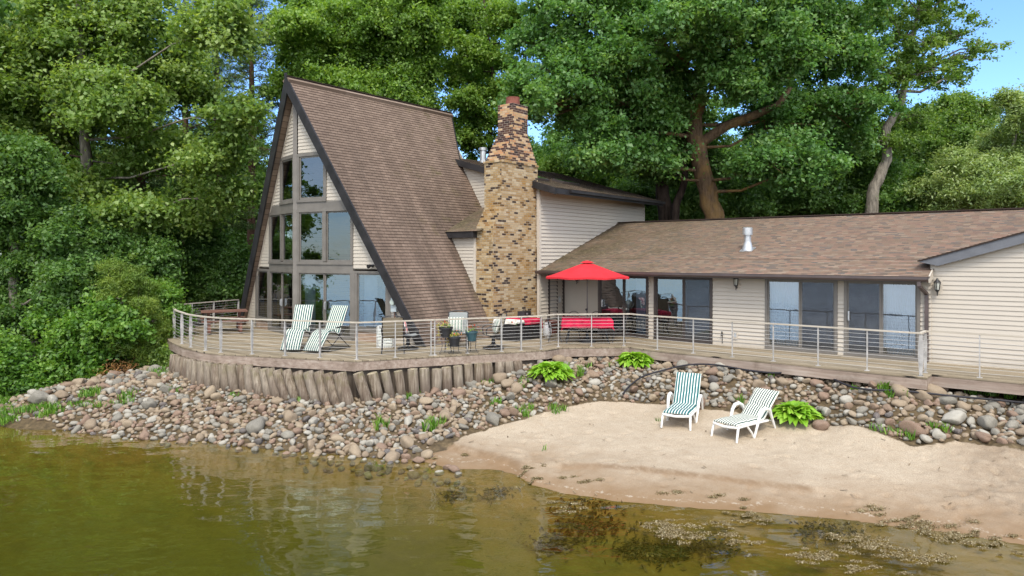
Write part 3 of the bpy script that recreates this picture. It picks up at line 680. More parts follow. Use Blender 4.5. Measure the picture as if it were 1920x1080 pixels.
# --- prow facade
half = math.hypot(1, PR); FRr = Fr((XA, YC), (1, PR)); FLl = Fr((XA, YC), (1, -PR))
# on the left half u is negative
def inner(z): return (AW*(1-z/ZA)-.33)*half
FLl.O = np.array([XA, YC, 0.])
def lim_poly(z0, z1, u0=None, flip=False):
    a = 0.12 if u0 is None else u0
    return [(a, z0), (inner(z0), z0), (inner(z1), z1), (a, z1)] if inner(z1) > a else [(a, z0), (inner(z0), z0), (a, ZA*(1-(a/half+.33)/AW))]
zr = lambda x, y: FRr.px(x, y)[1]
ur = lambda x: FRr.px(x, 480)[0]; ul = lambda x: FLl.px(x, 480)[0]
zt3, zb3 = FRr.px(580, 287)[1], FRr.px(580, 379)[1]
zt2, zb2 = FRr.px(600, 387)[1], FRr.px(600, 496)[1]
zt1 = FRr.px(600, 507)[1]; zlow = FRr.px(690, 622)[1]
print('A-frame levels', zt3, zb3, zt2, zb2, zt1, zlow, 'u', ur(612), ur(661), ur(668), ur(729), 'left', ul(530), ul(513), ul(511), ul(490))
u3 = ur(613); u2 = ur(663); u1b = ur(667); u1c = ur(729)
for s_, F_ in ((1, FRr), (-1, FLl)):
    def S(name, poly, **k): return F_.side(name, [(s_*u, z) for u, z in poly], **k)
    S('siding', lim_poly(zt3+.0, ZA)); S('siding', lim_poly(zt2, zt3, u3)); S('siding', lim_poly(zt1+.06, zt2, u2)); S('siding', lim_poly(-.02, zt1+.06, u1c))
    def W(u0, u1, *a, **k):
        lo, hi = sorted((s_*u0, s_*u1)); pans = k.pop('panes', [(0, 1)]); 
        if s_ < 0: pans = [(1-b, 1-a_) for a_, b in pans][::-1]
        return F_.window('window', lo, hi, *a, pans, **k)
    g_up = M_GLASSD
    W(.09, u3, zb3, zt3, glass=g_up, fw=.10, sash=.055)
    W(.09, u2, zb2, zt2-.07, glass=g_up, fw=.10, panes=[(0, .47), (.53, 1)], sash=.05)
    # mullion between the two lights of the middle window
    mm = MB(); c = (.19+u2-.10)/2; lo, hi = sorted((s_*(c-.07), s_*(c+.07))); F_.box(mm, lo, hi, zb2+.1, zt2-.17, -.05, .04); mm.build('mullion', M_FRAME, house, HO)
    for za_, zb_ in ((zt2-.07, zb3), (zt1, zb2)):
        lo, hi = sorted((s_*.07, s_*(u2 if za_ < zt2-.2 else max(u3, inner(zt2+.02)-.05)))); bd = MB(); F_.box(bd, lo, hi, za_, zb_, -.06, .03); bd.build('trim_band', M_FRAME, house, HO)
    lo, hi = sorted((s_*(u2-.03), s_*(u1b))); bd = MB(); F_.box(bd, lo, hi, .03, zt1, -.06, .05); bd.build('mullion', M_FRAME, house, HO)
    lo, hi = sorted((s_*u1c, s_*(u1c+.10))); bd = MB(); F_.box(bd, lo, hi, -.02, zt1, -.05, .035); bd.build('mullion', M_FRAME, house, HO)
    w = F_.window('sliding_door', *sorted((s_*.10, s_*(u2-.03))), .0, zt1, [(0, .5), (.5, 1)], fw=.09, glass=M_GLASS, handle=.53, back=[(0, .12, M_CREAM), (.3, .42, M_CREAM)] if s_ < 0 else [(0, .2, M_CURT)])
    w = F_.window('window', *sorted((s_*u1b, s_*u1c)), zlow, zt1, [(0, 1)], fw=.08, glass=M_GLASS, back=[(.05, .55, M_CREAM)] if s_ < 0 else [(.06, .5, M_CURT)])
    lw = MB(); F_.box(lw, *sorted((s_*u1b, s_*u1c)), -.02, zlow, -.05, .03); lw.build('lower_panel', M_WOOD, house, HO)
    tr = MB(); zz = [0, zt1, zt2, ZA*.93]
    for a, b in zip(zz, zz[1:]): tr.prism([F_.p(s_*(inner(a)-.0), a, .0), F_.p(s_*inner(b), b, .0), F_.p(s_*(inner(b)-.09), b, .0), F_.p(s_*(inner(a)-.09), a, .0)], F_.N*.035)
    tr.build('corner_board', M_TRIM, house, HO)
mu = MB(); mu.prism([(XA-.10, YC-.01, -.02), (XA, YC-.10, -.02), (XA+.10, YC-.01, -.02), (XA, YC+.06, -.02)], (0, 0, 7.95)); mu.build('mullion', M_FRAME, house, HO)
# dark room behind the glass: floors and a back wall
rm = MB(); rm.prism([(XA-4.9, 14.8, .02), (XA, 13.6, .02), (XA+4.9, 14.8, .02), (XA+4.9, 20.3, .02), (XA-4.9, 20.3, .02)], (0, 0, -.2)); rm.build('interior_floor', M_INF, house, HO)
rm = MB(); rm.prism([(XA-4.9, 20.3, 0), (XA+4.9, 20.3, 0), (XA, 20.3, 8.2)], (0, .1, 0)); rm.prism([(XA-3.2, 16.2, 2.75), (XA+3.2, 16.2, 2.75), (XA+3.2, 20.2, 2.75), (XA-3.2, 20.2, 2.75)], (0, 0, .2)); rm.build('interior_wall', M_IN, house, HO)

# --- two-storey block with a low shed roof
XB = -15.06; YB0, YB1 = 19.8, 27.35
sh = lambda x: 5.06+(-14.24-x)*.294          # shed roof top height
FX = Fr((XB, YB0), (0, 1)); FX.N = np.array([1., 0, 0])
FX.side('siding', [(0, -.05), (YB1-YB0, -.05), (YB1-YB0, sh(XB)-.2), (0, sh(XB)-.2)], pitch=.135, lip=.036)
FB = Fr((0, YB0), (1, 0))
FB.side('siding', [(-19.3, 3.0), (XB, 3.0), (XB, sh(XB)-.2), (-19.3, sh(-19.3)-.2)])
cb = MB(); cb.box((XB-.02, YB0-.01, 2.4), (.11, .11, 4.95)); cb.box((XB-.01, YB1, 2.4), (.09, .09, 4.95)); cb.build('corner_board', M_TRIM, house, HO)
bw_ = MB(); bw_.para((-20, YB1, -.1), (20+XB-.01, 0, 0), (0, .1, 0), (0, 0, 5.2)); bw_.build('rear_wall', M_SIDE, house, HO)
vs_ = np.array([-1, 0, .294]); vs_ = vs_/np.linalg.norm(vs_); nn_ = np.array([.294, 0, 1.]); nn_ = nn_/np.linalg.norm(nn_)
mb = MB(); laps(mb, [(19.58, 0), (27.5, 0), (27.5, 5.6), (19.58, 5.6)], (-14.24, 0, sh(-14.24)), (0, 1, 0), vs_, nn_, .105, .010)
o_ = mb.build('roof', M_ARCH, house, HO); o_['label'] = 'low mossy shed roof over the two-storey block'
mb = MB(); mb.prism([np.array((-14.26, 19.6, sh(-14.26)))-nn_*.005, np.array((-14.26, 27.48, sh(-14.26)))-nn_*.005, np.array((-19.8, 27.48, sh(-19.8)))-nn_*.005, np.array((-19.8, 19.6, sh(-19.8)))-nn_*.005], -nn_*.14); mb.build('roof_deck', M_SOFF, house, HO)
mb = MB(); mb.prism([(-14.2, 19.55, sh(-14.2)+.01), (-19.35, 19.55, sh(-19.35)+.01), (-19.35, 19.55, sh(-19.35)-.23), (-14.2, 19.55, sh(-14.2)-.23)], (0, .045, 0)); mb.para((-14.235, 19.6, sh(-14.2)-.2), (.04, 0, 0), (0, 7.9, 0), (0, 0, .19)); mb.build('fascia', M_FASC, house, HO)
mb = MB(); mb.para((-14.19, 20.4, sh(-14.2)-.12), (.11, 0, 0), (0, 7.1, 0), (0, 0, .10)); mb.build('gutter', M_FASC, house, HO)
mb = MB(); mb.tube([(-19.3, 21.5, 6.3), (-19.3, 21.5, 7.05)], .13, 14); mb.tube([(-19.3, 21.5, 7.05), (-19.3, 21.5, 7.16)], .17, 14); mb.tube([(-19.3, 21.5, 6.5), (-19.3, 21.5, 6.62)], .2, 14); mb.build('flue_pipe', M_STEEL, house, HO, smooth=True)
for y_ in (19.95, 22.0):
    x_ = -15.6; mb = MB(); c = np.array([x_, y_, sh(x_)]); mb.para(c+nn_*.01, vs_*.55, (0, 1.15, 0), nn_*.09); w = mb.build('skylight', M_FRAMED, house, HO)
    mb = MB(); mb.para(c+nn_*.101+vs_*.06+np.array([0, .06, 0]), vs_*.43, (0, 1.03, 0), nn_*.01); mb.build('pane', M_GLASS, w, HO)
# --- lean-to beside the steep roof
FT = Fr((0, 17.4), (1, 0)); ZL = 3.32
xr = lambda z: XA+AW*(1-z/ZA)
FT.side('siding', [(xr(1.35), 1.35), (-15.94, 1.35), (-15.94, ZL), (xr(ZL), ZL)])
mb = MB(); FT.box(mb, -16.03, -15.94, 1.35, ZL, -.06, .03); mb.build('corner_board', M_TRIM, house, HO)
mb = MB(); FT.box(mb, -17.2, -15.9, ZL-.02, ZL+.19, -.05, .19); mb.build('fascia', M_FASC, house, HO)
lv = np.array([0, 2.6, 1.02]); lv = lv/np.linalg.norm(lv); ln = np.array([0, -1.02, 2.6]); ln = ln/np.linalg.norm(ln)
mb = MB(); laps(mb, [(-17.34, 0), (-15.6, 0), (-15.6, 2.85), (-17.9, 2.85)], (0, 17.18, ZL+.19), (1, 0, 0), lv, ln, .105, .010); mb.build('roof', M_ARCH, house, HO)
mb = MB(); mb.bar((-17.33, 17.2, ZL+.235), (-17.92, 19.75, ZL+.19+1.06), .09, .03); mb.build('flashing', M_TRIM, house, HO)
# --- chimney: wide base, shoulder, shaft, corbelled taper, stack
ch = MB()
def bcourse(x0, x1, y0, y1, z0, z1):
    vs = [(x0, y0, z0), (x1, y0, z0), (x1, y1, z0), (x0, y1, z0), (x0, y0, z1), (x1, y0, z1), (x1, y1, z1), (x0, y1, z1)]
    fs = [(0, 1, 5, 4), (1, 2, 6, 5), (2, 3, 7, 6), (3, 0, 4, 7), (4, 5, 6, 7)]
    uv = [[(x0, z0), (x1, z0), (x1, z1), (x0, z1)], [(x1+y0, z0), (x1+y1, z0), (x1+y1, z1), (x1+y0, z1)], [(-x1, z0), (-x0, z0), (-x0, z1), (-x1, z1)], [(y1, z0), (y0, z0), (y0, z1), (y1, z1)], [(x0, y0), (x1, y0), (x1, y1), (x0, y1)]]
    uv = [[(a+40*.215, b+40*.075) for a, b in f] for f in uv]
    ch.add(vs, fs, 0, uv)
CX1 = -15.2; bh = .075; q_ = lambda z: round(z/bh)*bh
bcourse(-15.94, CX1, 17.41, 19.86, -.45, q_(3.7))
z = q_(3.7); k = 9
for i in range(k):
    f = (i+1)/k; bcourse(-15.94-.03*f, CX1, 17.41+.45*f, 19.86, z, z+bh); z += bh
bcourse(-15.97, CX1, 17.86, 19.86, z, q_(5.85)); z = q_(5.85)
bcourse(-16.0, CX1+.03, 17.83, 19.89, z, z+bh); z += bh
k = 14
for i in range(k):
    f = (i+1)/k; bcourse(-15.97+.07*f, CX1-.02*f, 17.86+.63*f, 19.86-.55*f, z, z+bh); z += bh
bcourse(-15.9, CX1-.02, 18.49, 19.31, z, q_(7.95))
chim = ch.build('chimney', M_BRICK, house, HO); chim['label'] = 'tan and dark brown brick chimney tapering to a narrow stack'
mb = MB(); mb.lathe([(.24, 7.93), (.25, 8.05), (.235, 8.2), (.25, 8.24), (.2, 8.24), (.19, 8.0)], (-15.56, 18.9, 0), 16); mb.build('chimney_pot', M_CLAY, chim, HO, smooth=True)
# --- long wing
YW, YE, ZE, YR, ZR = 20.25, 19.73, 2.16, 25.2, 4.05
FW_ = Fr((0, YW), (1, 0)); FR2 = Fr((0, 21.3), (1, 0)); X_ = lambda px: FW_.px(px, 500)[0]
ops = [(X_(1122), X_(1216.7)), (X_(1226.7), X_(1336.7)), (X_(1435), X_(1571)), (X_(1583), X_(1726))]
XG = X_(1746)
edges = [X_(1122)-.03]+[v for o in ops for v in o]+[XG]
segs = [(edges[2], edges[3]), (edges[4], edges[5]), (edges[6], edges[7]), (edges[8], edges[9])]
for a, b in segs: FW_.side('siding', [(a, -.03), (b, -.03), (b, 2.2), (a, 2.2)], lip=.034)
hd = MB(); FW_.box(hd, edges[0], XG, 2.06, 2.25, -.04, .02); hd.build('header_board', M_TRIM, house, HO)
FR2.side('siding', [(XB, -.03), (edges[0]+.05, -.03), (edges[0]+.05, 2.25), (XB, 2.25)], lip=.034)
js = MB(); js.para((edges[0], YW+.0, -.05), (.06, 0, 0), (0, 1.1, 0), (0, 0, 2.3)); js.build('side_wall', M_SIDE, house, HO)
kinds = [dict(panes=[(0, .52), (.52, 1)], handle=.06, back=[(.7, 1, M_CURT)]), dict(panes=[(0, .52), (.52, 1)], screens=(1,), back=None), dict(panes=[(0, .5), (.5, 1)], screens=(1,), back=[(0, .47, M_CURT)]), dict(panes=[(0, .5), (.5, 1)], screens=(0,), handle=.03, back=[(.54, 1, M_CURT)])]
for (a, b), kw in zip(ops, kinds):
    pn = kw.pop('panes'); FW_.window('sliding_door', a, b, .0, 2.06, pn, fw=.075, fr=M_FRAMED if a < -9 else M_FRAME, **kw)
# side door of the block, in the recess
FX.window('sliding_door', 20.28-YB0, 21.25-YB0, 0, 2.1, [(0, .62), (.62, 1)], fw=.07, fr=M_FRAMED, n0=-.02, n1=.06, handle=.7)
# gable end at the near end of the wing
YG = 20.28; FG = Fr((0, YG), (1, 0)); pk = 1.35; gz = lambda x: 2.56+(min(x, 2*pk-x)+3.2)*.318
FG.side('siding', [(XG-.02, -.03), (pk, -.03), (pk, gz(pk)-.1), (XG-.02, gz(XG)-.1)]); FG.side('siding', [(pk, -.03), (6.0, -.03), (6.0, gz(6.0)-.1), (pk, gz(pk)-.1)])
mb = MB(); mb.box((XG-.03, YG-.0, 1.0), (.06, .07, 2.1)); mb.build('corner_board', M_TRIM, house, HO)
mb = MB()
for a, b in ((-3.28, pk), (pk, 6.2)): mb.prism([(a, 20.1, gz(a)), (b, 20.1, gz(b)), (b, 20.1, gz(b)-.235), (a+(.42 if a < 0 else 0), 20.1, gz(a+(.42 if a < 0 else 0))-.235)], (0, .05, 0))
mb.build('rake_board', M_RAKE, house, HO)
gr = MB()
for a, b, sgn in ((-3.3, pk, 1), (pk, 6.2, -1)):
    P = [(a, 19.8, gz(a)+.03), (b, 19.8, gz(b)+.03), (b, 25.2, gz(b)+.03), (a, 19.8+.02, gz(a)+.03) if sgn > 0 else (a, 25.2, gz(a)+.03)]
    P = [(a, 20.07, gz(a)+.004), (b, 20.07, gz(b)+.004), (b, 24.9, gz(b)+.004), (a, 20.6 if sgn > 0 else 24.9, gz(a)+.004)]
    gr.prism(P, (0, 0, .035))
gr.build('roof', M_ARCH, house, HO)
mb = MB(); mb.prism([(XG+.015, YE+.03, 2.02), (XG+.015, YG-.02, 2.02+.1), (XG+.015, YG-.02, 2.36), (XG+.015, YE+.03, 2.18)], (.035, 0, 0)); mb.build('eave_return', M_TRIM, house, HO)
# wing roof
rs_ = np.array([0, YR-YE, ZR-ZE]); RL = np.linalg.norm(rs_); rs_ = rs_/RL; rn_ = np.array([0, -(ZR-ZE), YR-YE]); rn_ = rn_/np.linalg.norm(rn_)
mb = MB(); laps(mb, [(XB, 0), (XG+.06, 0), (XG+.06, 1.3), (XB, 1.3)], (0, YE, ZE), (1, 0, 0), rs_, rn_, .105, .010); laps(mb, [(XB, 1.25), (7, 1.25), (7, RL), (XB, RL)], (0, YE, ZE), (1, 0, 0), rs_, rn_, .105, .010)
o_ = mb.build('roof', M_ARCH, house, HO); o_['label'] = 'long low reddish brown shingle roof of the wing, mossy at one end'
mb = MB(); mb.prism([np.array((XB+.01, YE+.03, ZE+.0))-rn_*.02, np.array((XG, YE+.03, ZE))-rn_*.02, np.array((XG, YR, ZR))-rn_*.02, np.array((XB+.01, YR, ZR))-rn_*.02], -rn_*.12); mb.build('roof_deck', M_SOFF, house, HO)
mb = MB(); mb.prism([(XB, YR, ZR-.02), (7, YR, ZR-.02), (7, 30.6, 2.2), (XB, 30.6, 2.2)], (0, 0, -.1)); mb.build('rear_roof', M_ARCH, house, HO)
mb = MB(); mb.bar((XB, YR, ZR+.025), (7, YR, ZR+.025), .22, .035); mb.build('ridge_cap', M_ARCH, house, HO)
mb = MB(); mb.para((XB+.02, YE-.02, 2.03), (XG-XB-.05, 0, 0), (0, .05, 0), (0, 0, .12)); mb.para((XB+.02, YE+.035, 2.03), (XG-XB-.05, 0, 0), (0, YW-YE+.9, 0), (0, 0, .02)); mb.build('soffit', M_RAKE, house, HO)
mb = MB(); L_ = XG+.03-XB
pr = [(0, 0), (-.10, 0), (-.125, .05), (-.125, .115), (-.11, .115), (-.11, .055), (-.09, .015), (0, .015)]
mb.prism([(XB-.05, YE-.022+a, 2.05+b) for a, b in pr], (L_+.05, 0, 0)); mb.build('gutter', M_GUT, house, HO)
mb = MB(); dx = X_(1727); gp = [(dx+.05, YE-.08, 2.05), (dx+.06, YE-.08, 1.93), (XG-.09, YW-.06, 1.72), (XG-.09, YW-.06, .02)]
for a, b in zip(gp, gp[1:]): mb.bar(a, b, .085, .065, (0, 1, .01) if abs(a[2]-b[2]) > .3 or a[1] == b[1] else (0, 0, 1))
mb.build('downspout', M_GUT, house, HO)
# wing interior
mb = MB(); mb.para((XB+.1, YW+.25, -.1), (XG-XB, 0, 0), (0, 6, 0), (0, 0, .1)); mb.build('interior_floor', M_INF, house, HO)
mb = MB(); mb.para((XB+.1, 25.9, 0), (22, 0, 0), (0, .1, 0), (0, 0, 3)); mb.para((XG+.1, YW+.2, 0), (.1, 0, 0), (0, 6, 0), (0, 0, 2.2)); mb.para((-8.0, YW+.3, 0), (.1, 0, 0), (0, 5.5, 0), (0, 0, 2.4)); mb.build('interior_wall', M_IN, house, HO)
# metal vent on the wing roof
vx, vy = -8.3, 21.8; vz = ZE+(vy-YE)*(ZR-ZE)/(YR-YE)
mb = MB(); mb.para(np.array((vx-.2, vy-.2, vz-.07+.012)), (.4, 0, 0), rs_*.42, rn_*.012)
mb.lathe([(.19, 0), (.17, .07), (.115, .26), (.105, .3), (.105, .5), (.155, .5), (.155, .72), (.12, .74), (.0, .75)], (vx, vy, vz-.03), 18); mb.build('roof_vent', M_STEEL, house, HO, smooth=True)
# ================================================================== deck, railing, log wall
M_DECK = mat_wood('deck_boards', (.185, .145, .09), (.295, .235, .155), (.40, .33, .235), 0, (1, .14), moss=(.10, .09, .045))
M_FAS = mat_wood('deck_fascia', (.20, .145, .11), (.32, .245, .195), (.43, .36, .30), 0, moss=(.15, .105, .075)); M_POST = mat_plain('rail_post_paint', (.42, .40, .375), .5, .2, 6)
M_RAIL = mat_wood('handrail_wood', (.36, .31, .245), (.47, .415, .335), (.56, .5, .42), 0); M_CABLE = mat_plain('steel_cable', (.50, .48, .45), .5, .05)
M_BLACK = mat_plain('black_metal', (.018, .018, .02), .45, .3, spec=.5); M_WHITE = mat_plain('white_plastic', (.78, .77, .73), .4, .06, 3, .03, spec=.4, dirt=(.55, .5, .42), dscale=3)
deck = thing('wooden_deck', 'weathered wooden deck wrapping round the house front with a curved corner', 'deck', (-14, 15, 0))
DO = (-14, 15, 0)
mb = MB(); mb.prism([(x, y, 0) for x, y in DECK+[(3.2, 18.35), (3.2, 20.6), (-12.8, 20.6), (-12.8, 21.4), (-15.3, 21.4), (-15.3, 17.3), (-16.5, 16.2), (-26.8, 16.2)]], (0, 0, -.05)); mb.build('boards', M_DECK, deck, DO)
edge = DECK+[(3.2, 18.35)]
def inset(path, d):
    out = []
    for i, p in enumerate(path):
        a = np.array(path[max(i-1, 0)]); b = np.array(path[min(i+1, len(path)-1)]); p = np.array(p)
        d1 = (p-a) if i else (b-p); d2 = (b-p) if i < len(path)-1 else (p-a); d1 = d1/np.linalg.norm(d1); d2 = d2/np.linalg.norm(d2)
        n1 = np.array([-d1[1], d1[0]]); n2 = np.array([-d2[1], d2[0]]); n = n1+n2; n = n/np.linalg.norm(n); out.append(p+n*d/max(.4, np.dot(n, n1)))
    return out
rf = random.Random(3)
for a, b, a2, b2 in zip(edge, edge[1:], inset(edge, .045), inset(edge, .045)[1:]):
    mb = MB(); z0 = -.27+rf.uniform(-.01, .01)
    L_ = math.hypot(b[0]-a[0], b[1]-a[1]); k = max(1, round(L_/3.4))
    for i in range(k):
        f0, f1 = i/k+(.0006 if i else 0), (i+1)/k; ip = lambda p, q, f: np.array([p[0]+(q[0]-p[0])*f, p[1]+(q[1]-p[1])*f])
        p0, p1, p2, p3 = ip(a, b, f0), ip(a, b, f1), ip(a2, b2, f1), ip(a2, b2, f0); o = (f1-f0)*0+.0
        mb.prism([(*p0, -.03), (*p1, -.03), (*p2, -.03), (*p3, -.03)], (0, 0, z0+.03))
    mb.build('fascia_board', M_FAS, deck, DO)
for x, y in ((-2.5, 18.5), (-.6, 18.6), (1.4, 18.6), (-2.95, 18.0)):
    mb = MB(); mb.box((x, y, -.5), (.14, .14, .7)); mb.build('support_post', M_WOOD, deck, DO)
RAILP = [(-25.84, 14.33), (-24.75, 11.2), (-23.6, 10.75), (-22.2, 10.22), (-20.6, 9.8), (-19.5, 9.68), (-18.5, 9.78), (-14.55, 11.38), (-12.1, 15.98), (-12.1, 16.7), (-10.5, 18.25), (-9.65, 18.02), (-2.86, 17.8), (-2.86, 18.36), (3.1, 18.5)]
RH = .955
rail = thing('deck_railing', 'cable railing with white posts and pale wooden handrail round the deck', 'railing', (-14, 15, 0))
mb = MB(); sm = []
for i, p in enumerate(RAILP): sm.append((p[0], p[1], RH))
for (a, b) in zip(sm, sm[1:]): mb.bar(a, b, .07, .034)
for p in sm[1:-1]: mb.lathe([(.035, -.0175), (.035, .0175)], p, 12)
mb.build('handrail', M_RAIL, rail, DO)
for k in range(9):
    z = .1+k*.095; mb = MB(); mb.tube([(p[0], p[1], z) for p in RAILP], .0042, 5); mb.build('cable', M_CABLE, rail, DO)
def rail_post(p, t, wide=.055, z0=0.0):
    n = np.array([-t[1], t[0], 0.]); t3 = np.array([t[0], t[1], 0.]); mb = MB(); prof = [(.55, z0), (.8, .2), (1.0, .45), (.95, .7), (.6, RH-.02)]
    L1 = [np.array([*p, z])+n*wide*w for w, z in prof]; L2 = [np.array([*p, z])-n*wide*w for w, z in prof]
    for i in range(len(prof)-1): mb.para_poly = None
    mb.prism([q-t3*.012 for q in L1+L2[::-1]], t3*.024); mb.box((p[0], p[1], z0+.006), (.1, .1, .012), 0, math.atan2(t[1], t[0]))
    mb.build('post', M_POST, rail, DO)
def tangent(path, p):
    best = None
    for a, b in zip(path, path[1:]):
        a, b = np.array(a), np.array(b); d = b-a; l = np.linalg.norm(d); t = np.clip(np.dot(p-a, d)/l/l, 0, 1); e = np.linalg.norm(p-a-d*t)
        if best is None or e < best[0]: best = (e, d/l)
    return best[1]
for px in [313, 326.5, 341, 357.5, 385.3, 414, 472.5, 534.5, 600, 669, 741, 808, 815, 876, 940, 977, 1014, 1046.7, 1109, 1169.5, 1232.7, 1300, 1373, 1450, 1534, 1626, 1726]:
    p = seg_pt(RAILP[1:13], px)
    if p is None: print('no post', px); continue
    rail_post(p, tangent(RAILP, p), .045 if px < 700 or 930 < px < 1020 else .022)
for x, y, w in [(-2.86, 17.8, .05), (-2.86, 18.36, .04), (-1.82, 18.38, .03), (-.5, 18.42, .03), (1.2, 18.45, .03), (-25.84, 14.33, .05), (-25.4, 13.1, .045), (-25.05, 12.1, .045)]: rail_post((x, y), tangent(RAILP, np.array([x, y])), w)
pa, pb = seg_pt(RAILP[1:13], 808), seg_pt(RAILP[1:13], 815)
mb = MB()
for z in (.2, .42, .48, .72): mb.bar((*pa, z), (*pb, z), .02, .02)
mb.build('gate_rung', M_POST, rail, DO)
bk_ = [p for p in inset(DECK, .09) if p[0] > -24 and p[1] < 16.2]; mb = MB(); mb.sheet([[(*p, -.06) for p in bk_], [(*p, -1.6) for p in bk_]]); mb.build('skirt_board', mat_wood('skirt_wood', (.05, .038, .03), (.10, .078, .06), (.15, .12, .092), 2), deck, DO)
# --- leaning log wall under the curved deck
def log_mat():
    g = G('old_log'); p = g.obj(); oi = g.n('ObjectInfo', out='Random'); v = g.n('VectorMath', {0: p, 1: g.n('CombineXYZ', {0: g.math('MULTIPLY', oi, 40), 1: g.math('MULTIPLY', oi, 23), 2: 0.0})}, operation='ADD')
    n1 = g.noise(g.n('Mapping', {0: v, 3: (22, 22, 1.3)}), 1, 8, .65)
    col = g.ramp(n1, [(.3, (.06, .045, .033)), (.45, (.19, .145, .105)), (.6, (.31, .255, .195)), (.75, (.44, .385, .31))])
    col = g.mix(g.ramp(g.noise(v, 1.6, 6), [(.42, 0), (.7, .75)]), col, (.11, .072, .055))
    col = g.mix(g.ramp(oi, [(0, 0), (1, .5)]), col, g.mix(.5, col, (.42, .38, .31)))
    zz = g.n('SeparateXYZ', {0: p}, 'Z')
    col = g.mix(g.math('MULTIPLY', g.ramp(g.noise(v, 5, 6, .7), [(.45, 0), (.65, 1)]), g.ramp(zz, [(.45, 0), (.8, .6)])), col, (.14, .13, .05))
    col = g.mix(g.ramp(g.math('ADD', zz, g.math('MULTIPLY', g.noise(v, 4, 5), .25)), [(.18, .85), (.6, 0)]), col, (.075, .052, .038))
    return g.pbr(col, .95, g.bump(n1, .8, .03), 0, .15)
M_LOG = log_mat(); M_LOGE = mat_plain('log_end', (.30, .25, .17), .95, .35, 9, .4, dirt=(.10, .10, .035), dscale=5)
lp, lpx = [], 336.0
dense = []
for a, b in zip(DECK, DECK[1:]):
    n = max(2, int(math.hypot(b[0]-a[0], b[1]-a[1])/.02))
    for i in range(n): dense.append((a[0]+(b[0]-a[0])*i/n, a[1]+(b[1]-a[1])*i/n))
acc = 1e9; prev = None; rl = random.Random(8); gap = .25
for q in dense:
    px = proj((*q, 0))[0]
    if prev is not None: acc += math.hypot(q[0]-prev[0], q[1]-prev[1])
    prev = q
    if px < 336 or px > 985 or q[0] < -23 or q[1] > 16: continue
    if abs(q[0]+14.44)+abs(q[1]-11.22) < .004: acc = 1
    if acc >= gap: acc = 0; gap = rl.uniform(.27, .305); lp.append((q, px))
NL = len(lp)
for i, (q, px) in enumerate(lp):
    t = tangent(DECK, np.array(q)); n = np.array([t[1], -t[0]])
    lean = np.interp(px, [330, 420, 480, 560, 640, 690, 740, 800], [.08, .12, .20, .36, .34, .26, .14, .0])+rl.uniform(-.03, .03)
    out = np.interp(px, [330, 480, 540, 660, 720, 985], [.10, .12, .24, .24, .16, .08])
    bp = np.array(q)+n*(.16+(.12 if 480 < px < 700 else 0)); tp = np.array(q)+n*out-t*lean
    zb = h1(*bp)-.15; zt = -.275+rl.uniform(-.05, .0) if 500 < px < 860 else -.25
    r = rl.uniform(.12, .145)
    base = np.array([*bp, zb]); top = np.array([*tp, zt])-base
    mb = MB(); pts = [np.zeros(3), top*.33+np.array([rl.uniform(-.01, .01), rl.uniform(-.01, .01), 0]), top*.7, top*.97, top]; k = 12
    mb.tube(pts, [r*1.04, r*1.02, r, r*.98, r*.93], k, 0, False)
    nv = len(mb.v); ring = list(range(nv-k, nv)); c = np.mean([mb.v[j] for j in ring], axis=0); ax = top/np.linalg.norm(top)
    inner_ = [np.array(mb.v[j])*.72+c*.28-ax*.0 for j in ring]; deep = [np.array(mb.v[j])*.45+c*.55-ax*rl.choice((.01, .02, .05)) for j in ring]
    mb.add([mb.v[j] for j in ring]+inner_+deep, [(j, (j+1) % k, k+(j+1) % k, k+j) for j in range(k)]+[(k+j, k+(j+1) % k, 2*k+(j+1) % k, 2*k+j) for j in range(k)]+[tuple(range(2*k, 3*k))], 1)
    kind_ = 'leaning weathered grey log' if lean > .17 else 'upright weathered brown log' if px > 690 else 'slightly tilted grey log'
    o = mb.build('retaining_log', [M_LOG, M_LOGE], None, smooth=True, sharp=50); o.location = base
    tag(o, f'{kind_} under the deck, {ordinal(i)} from the shrub end', 'log', 'logs of the retaining wall under the deck')
# ================================================================== loungers and deck furniture
def stripe_mat(name, c1, c2, n, sheen=.8, dirt=.2, duty=.25):
    g = G(name); u = g.n('SeparateXYZ', {0: g.uv()}, 'X'); f = g.math('FRACT', g.math('MULTIPLY', u, n)); p = g.obj()
    s = g.ramp(g.math('ABSOLUTE', g.math('SUBTRACT', f, .5)), [(duty-.015, 0), (duty+.015, 1)])
    col = g.mix(s, c1, c2); col = g.mix(g.ramp(g.noise(p, 5, 6), [(.4, 0), (.8, dirt)]), col, tuple(x*.6 for x in c2))
    return g.pbr(col, .85, g.bump(g.noise(p, 30, 3), .15, .01), 0, .2)
M_ST1 = stripe_mat('teal_white_stripe', (.010, .105, .11), (.66, .68, .62), 9, duty=.31); M_ST2 = stripe_mat('green_white_stripe', (.016, .06, .045), (.74, .72, .63), 10); M_ST3 = stripe_mat('green_cream_stripe', (.010, .075, .068), (.62, .62, .54), 8, duty=.27)
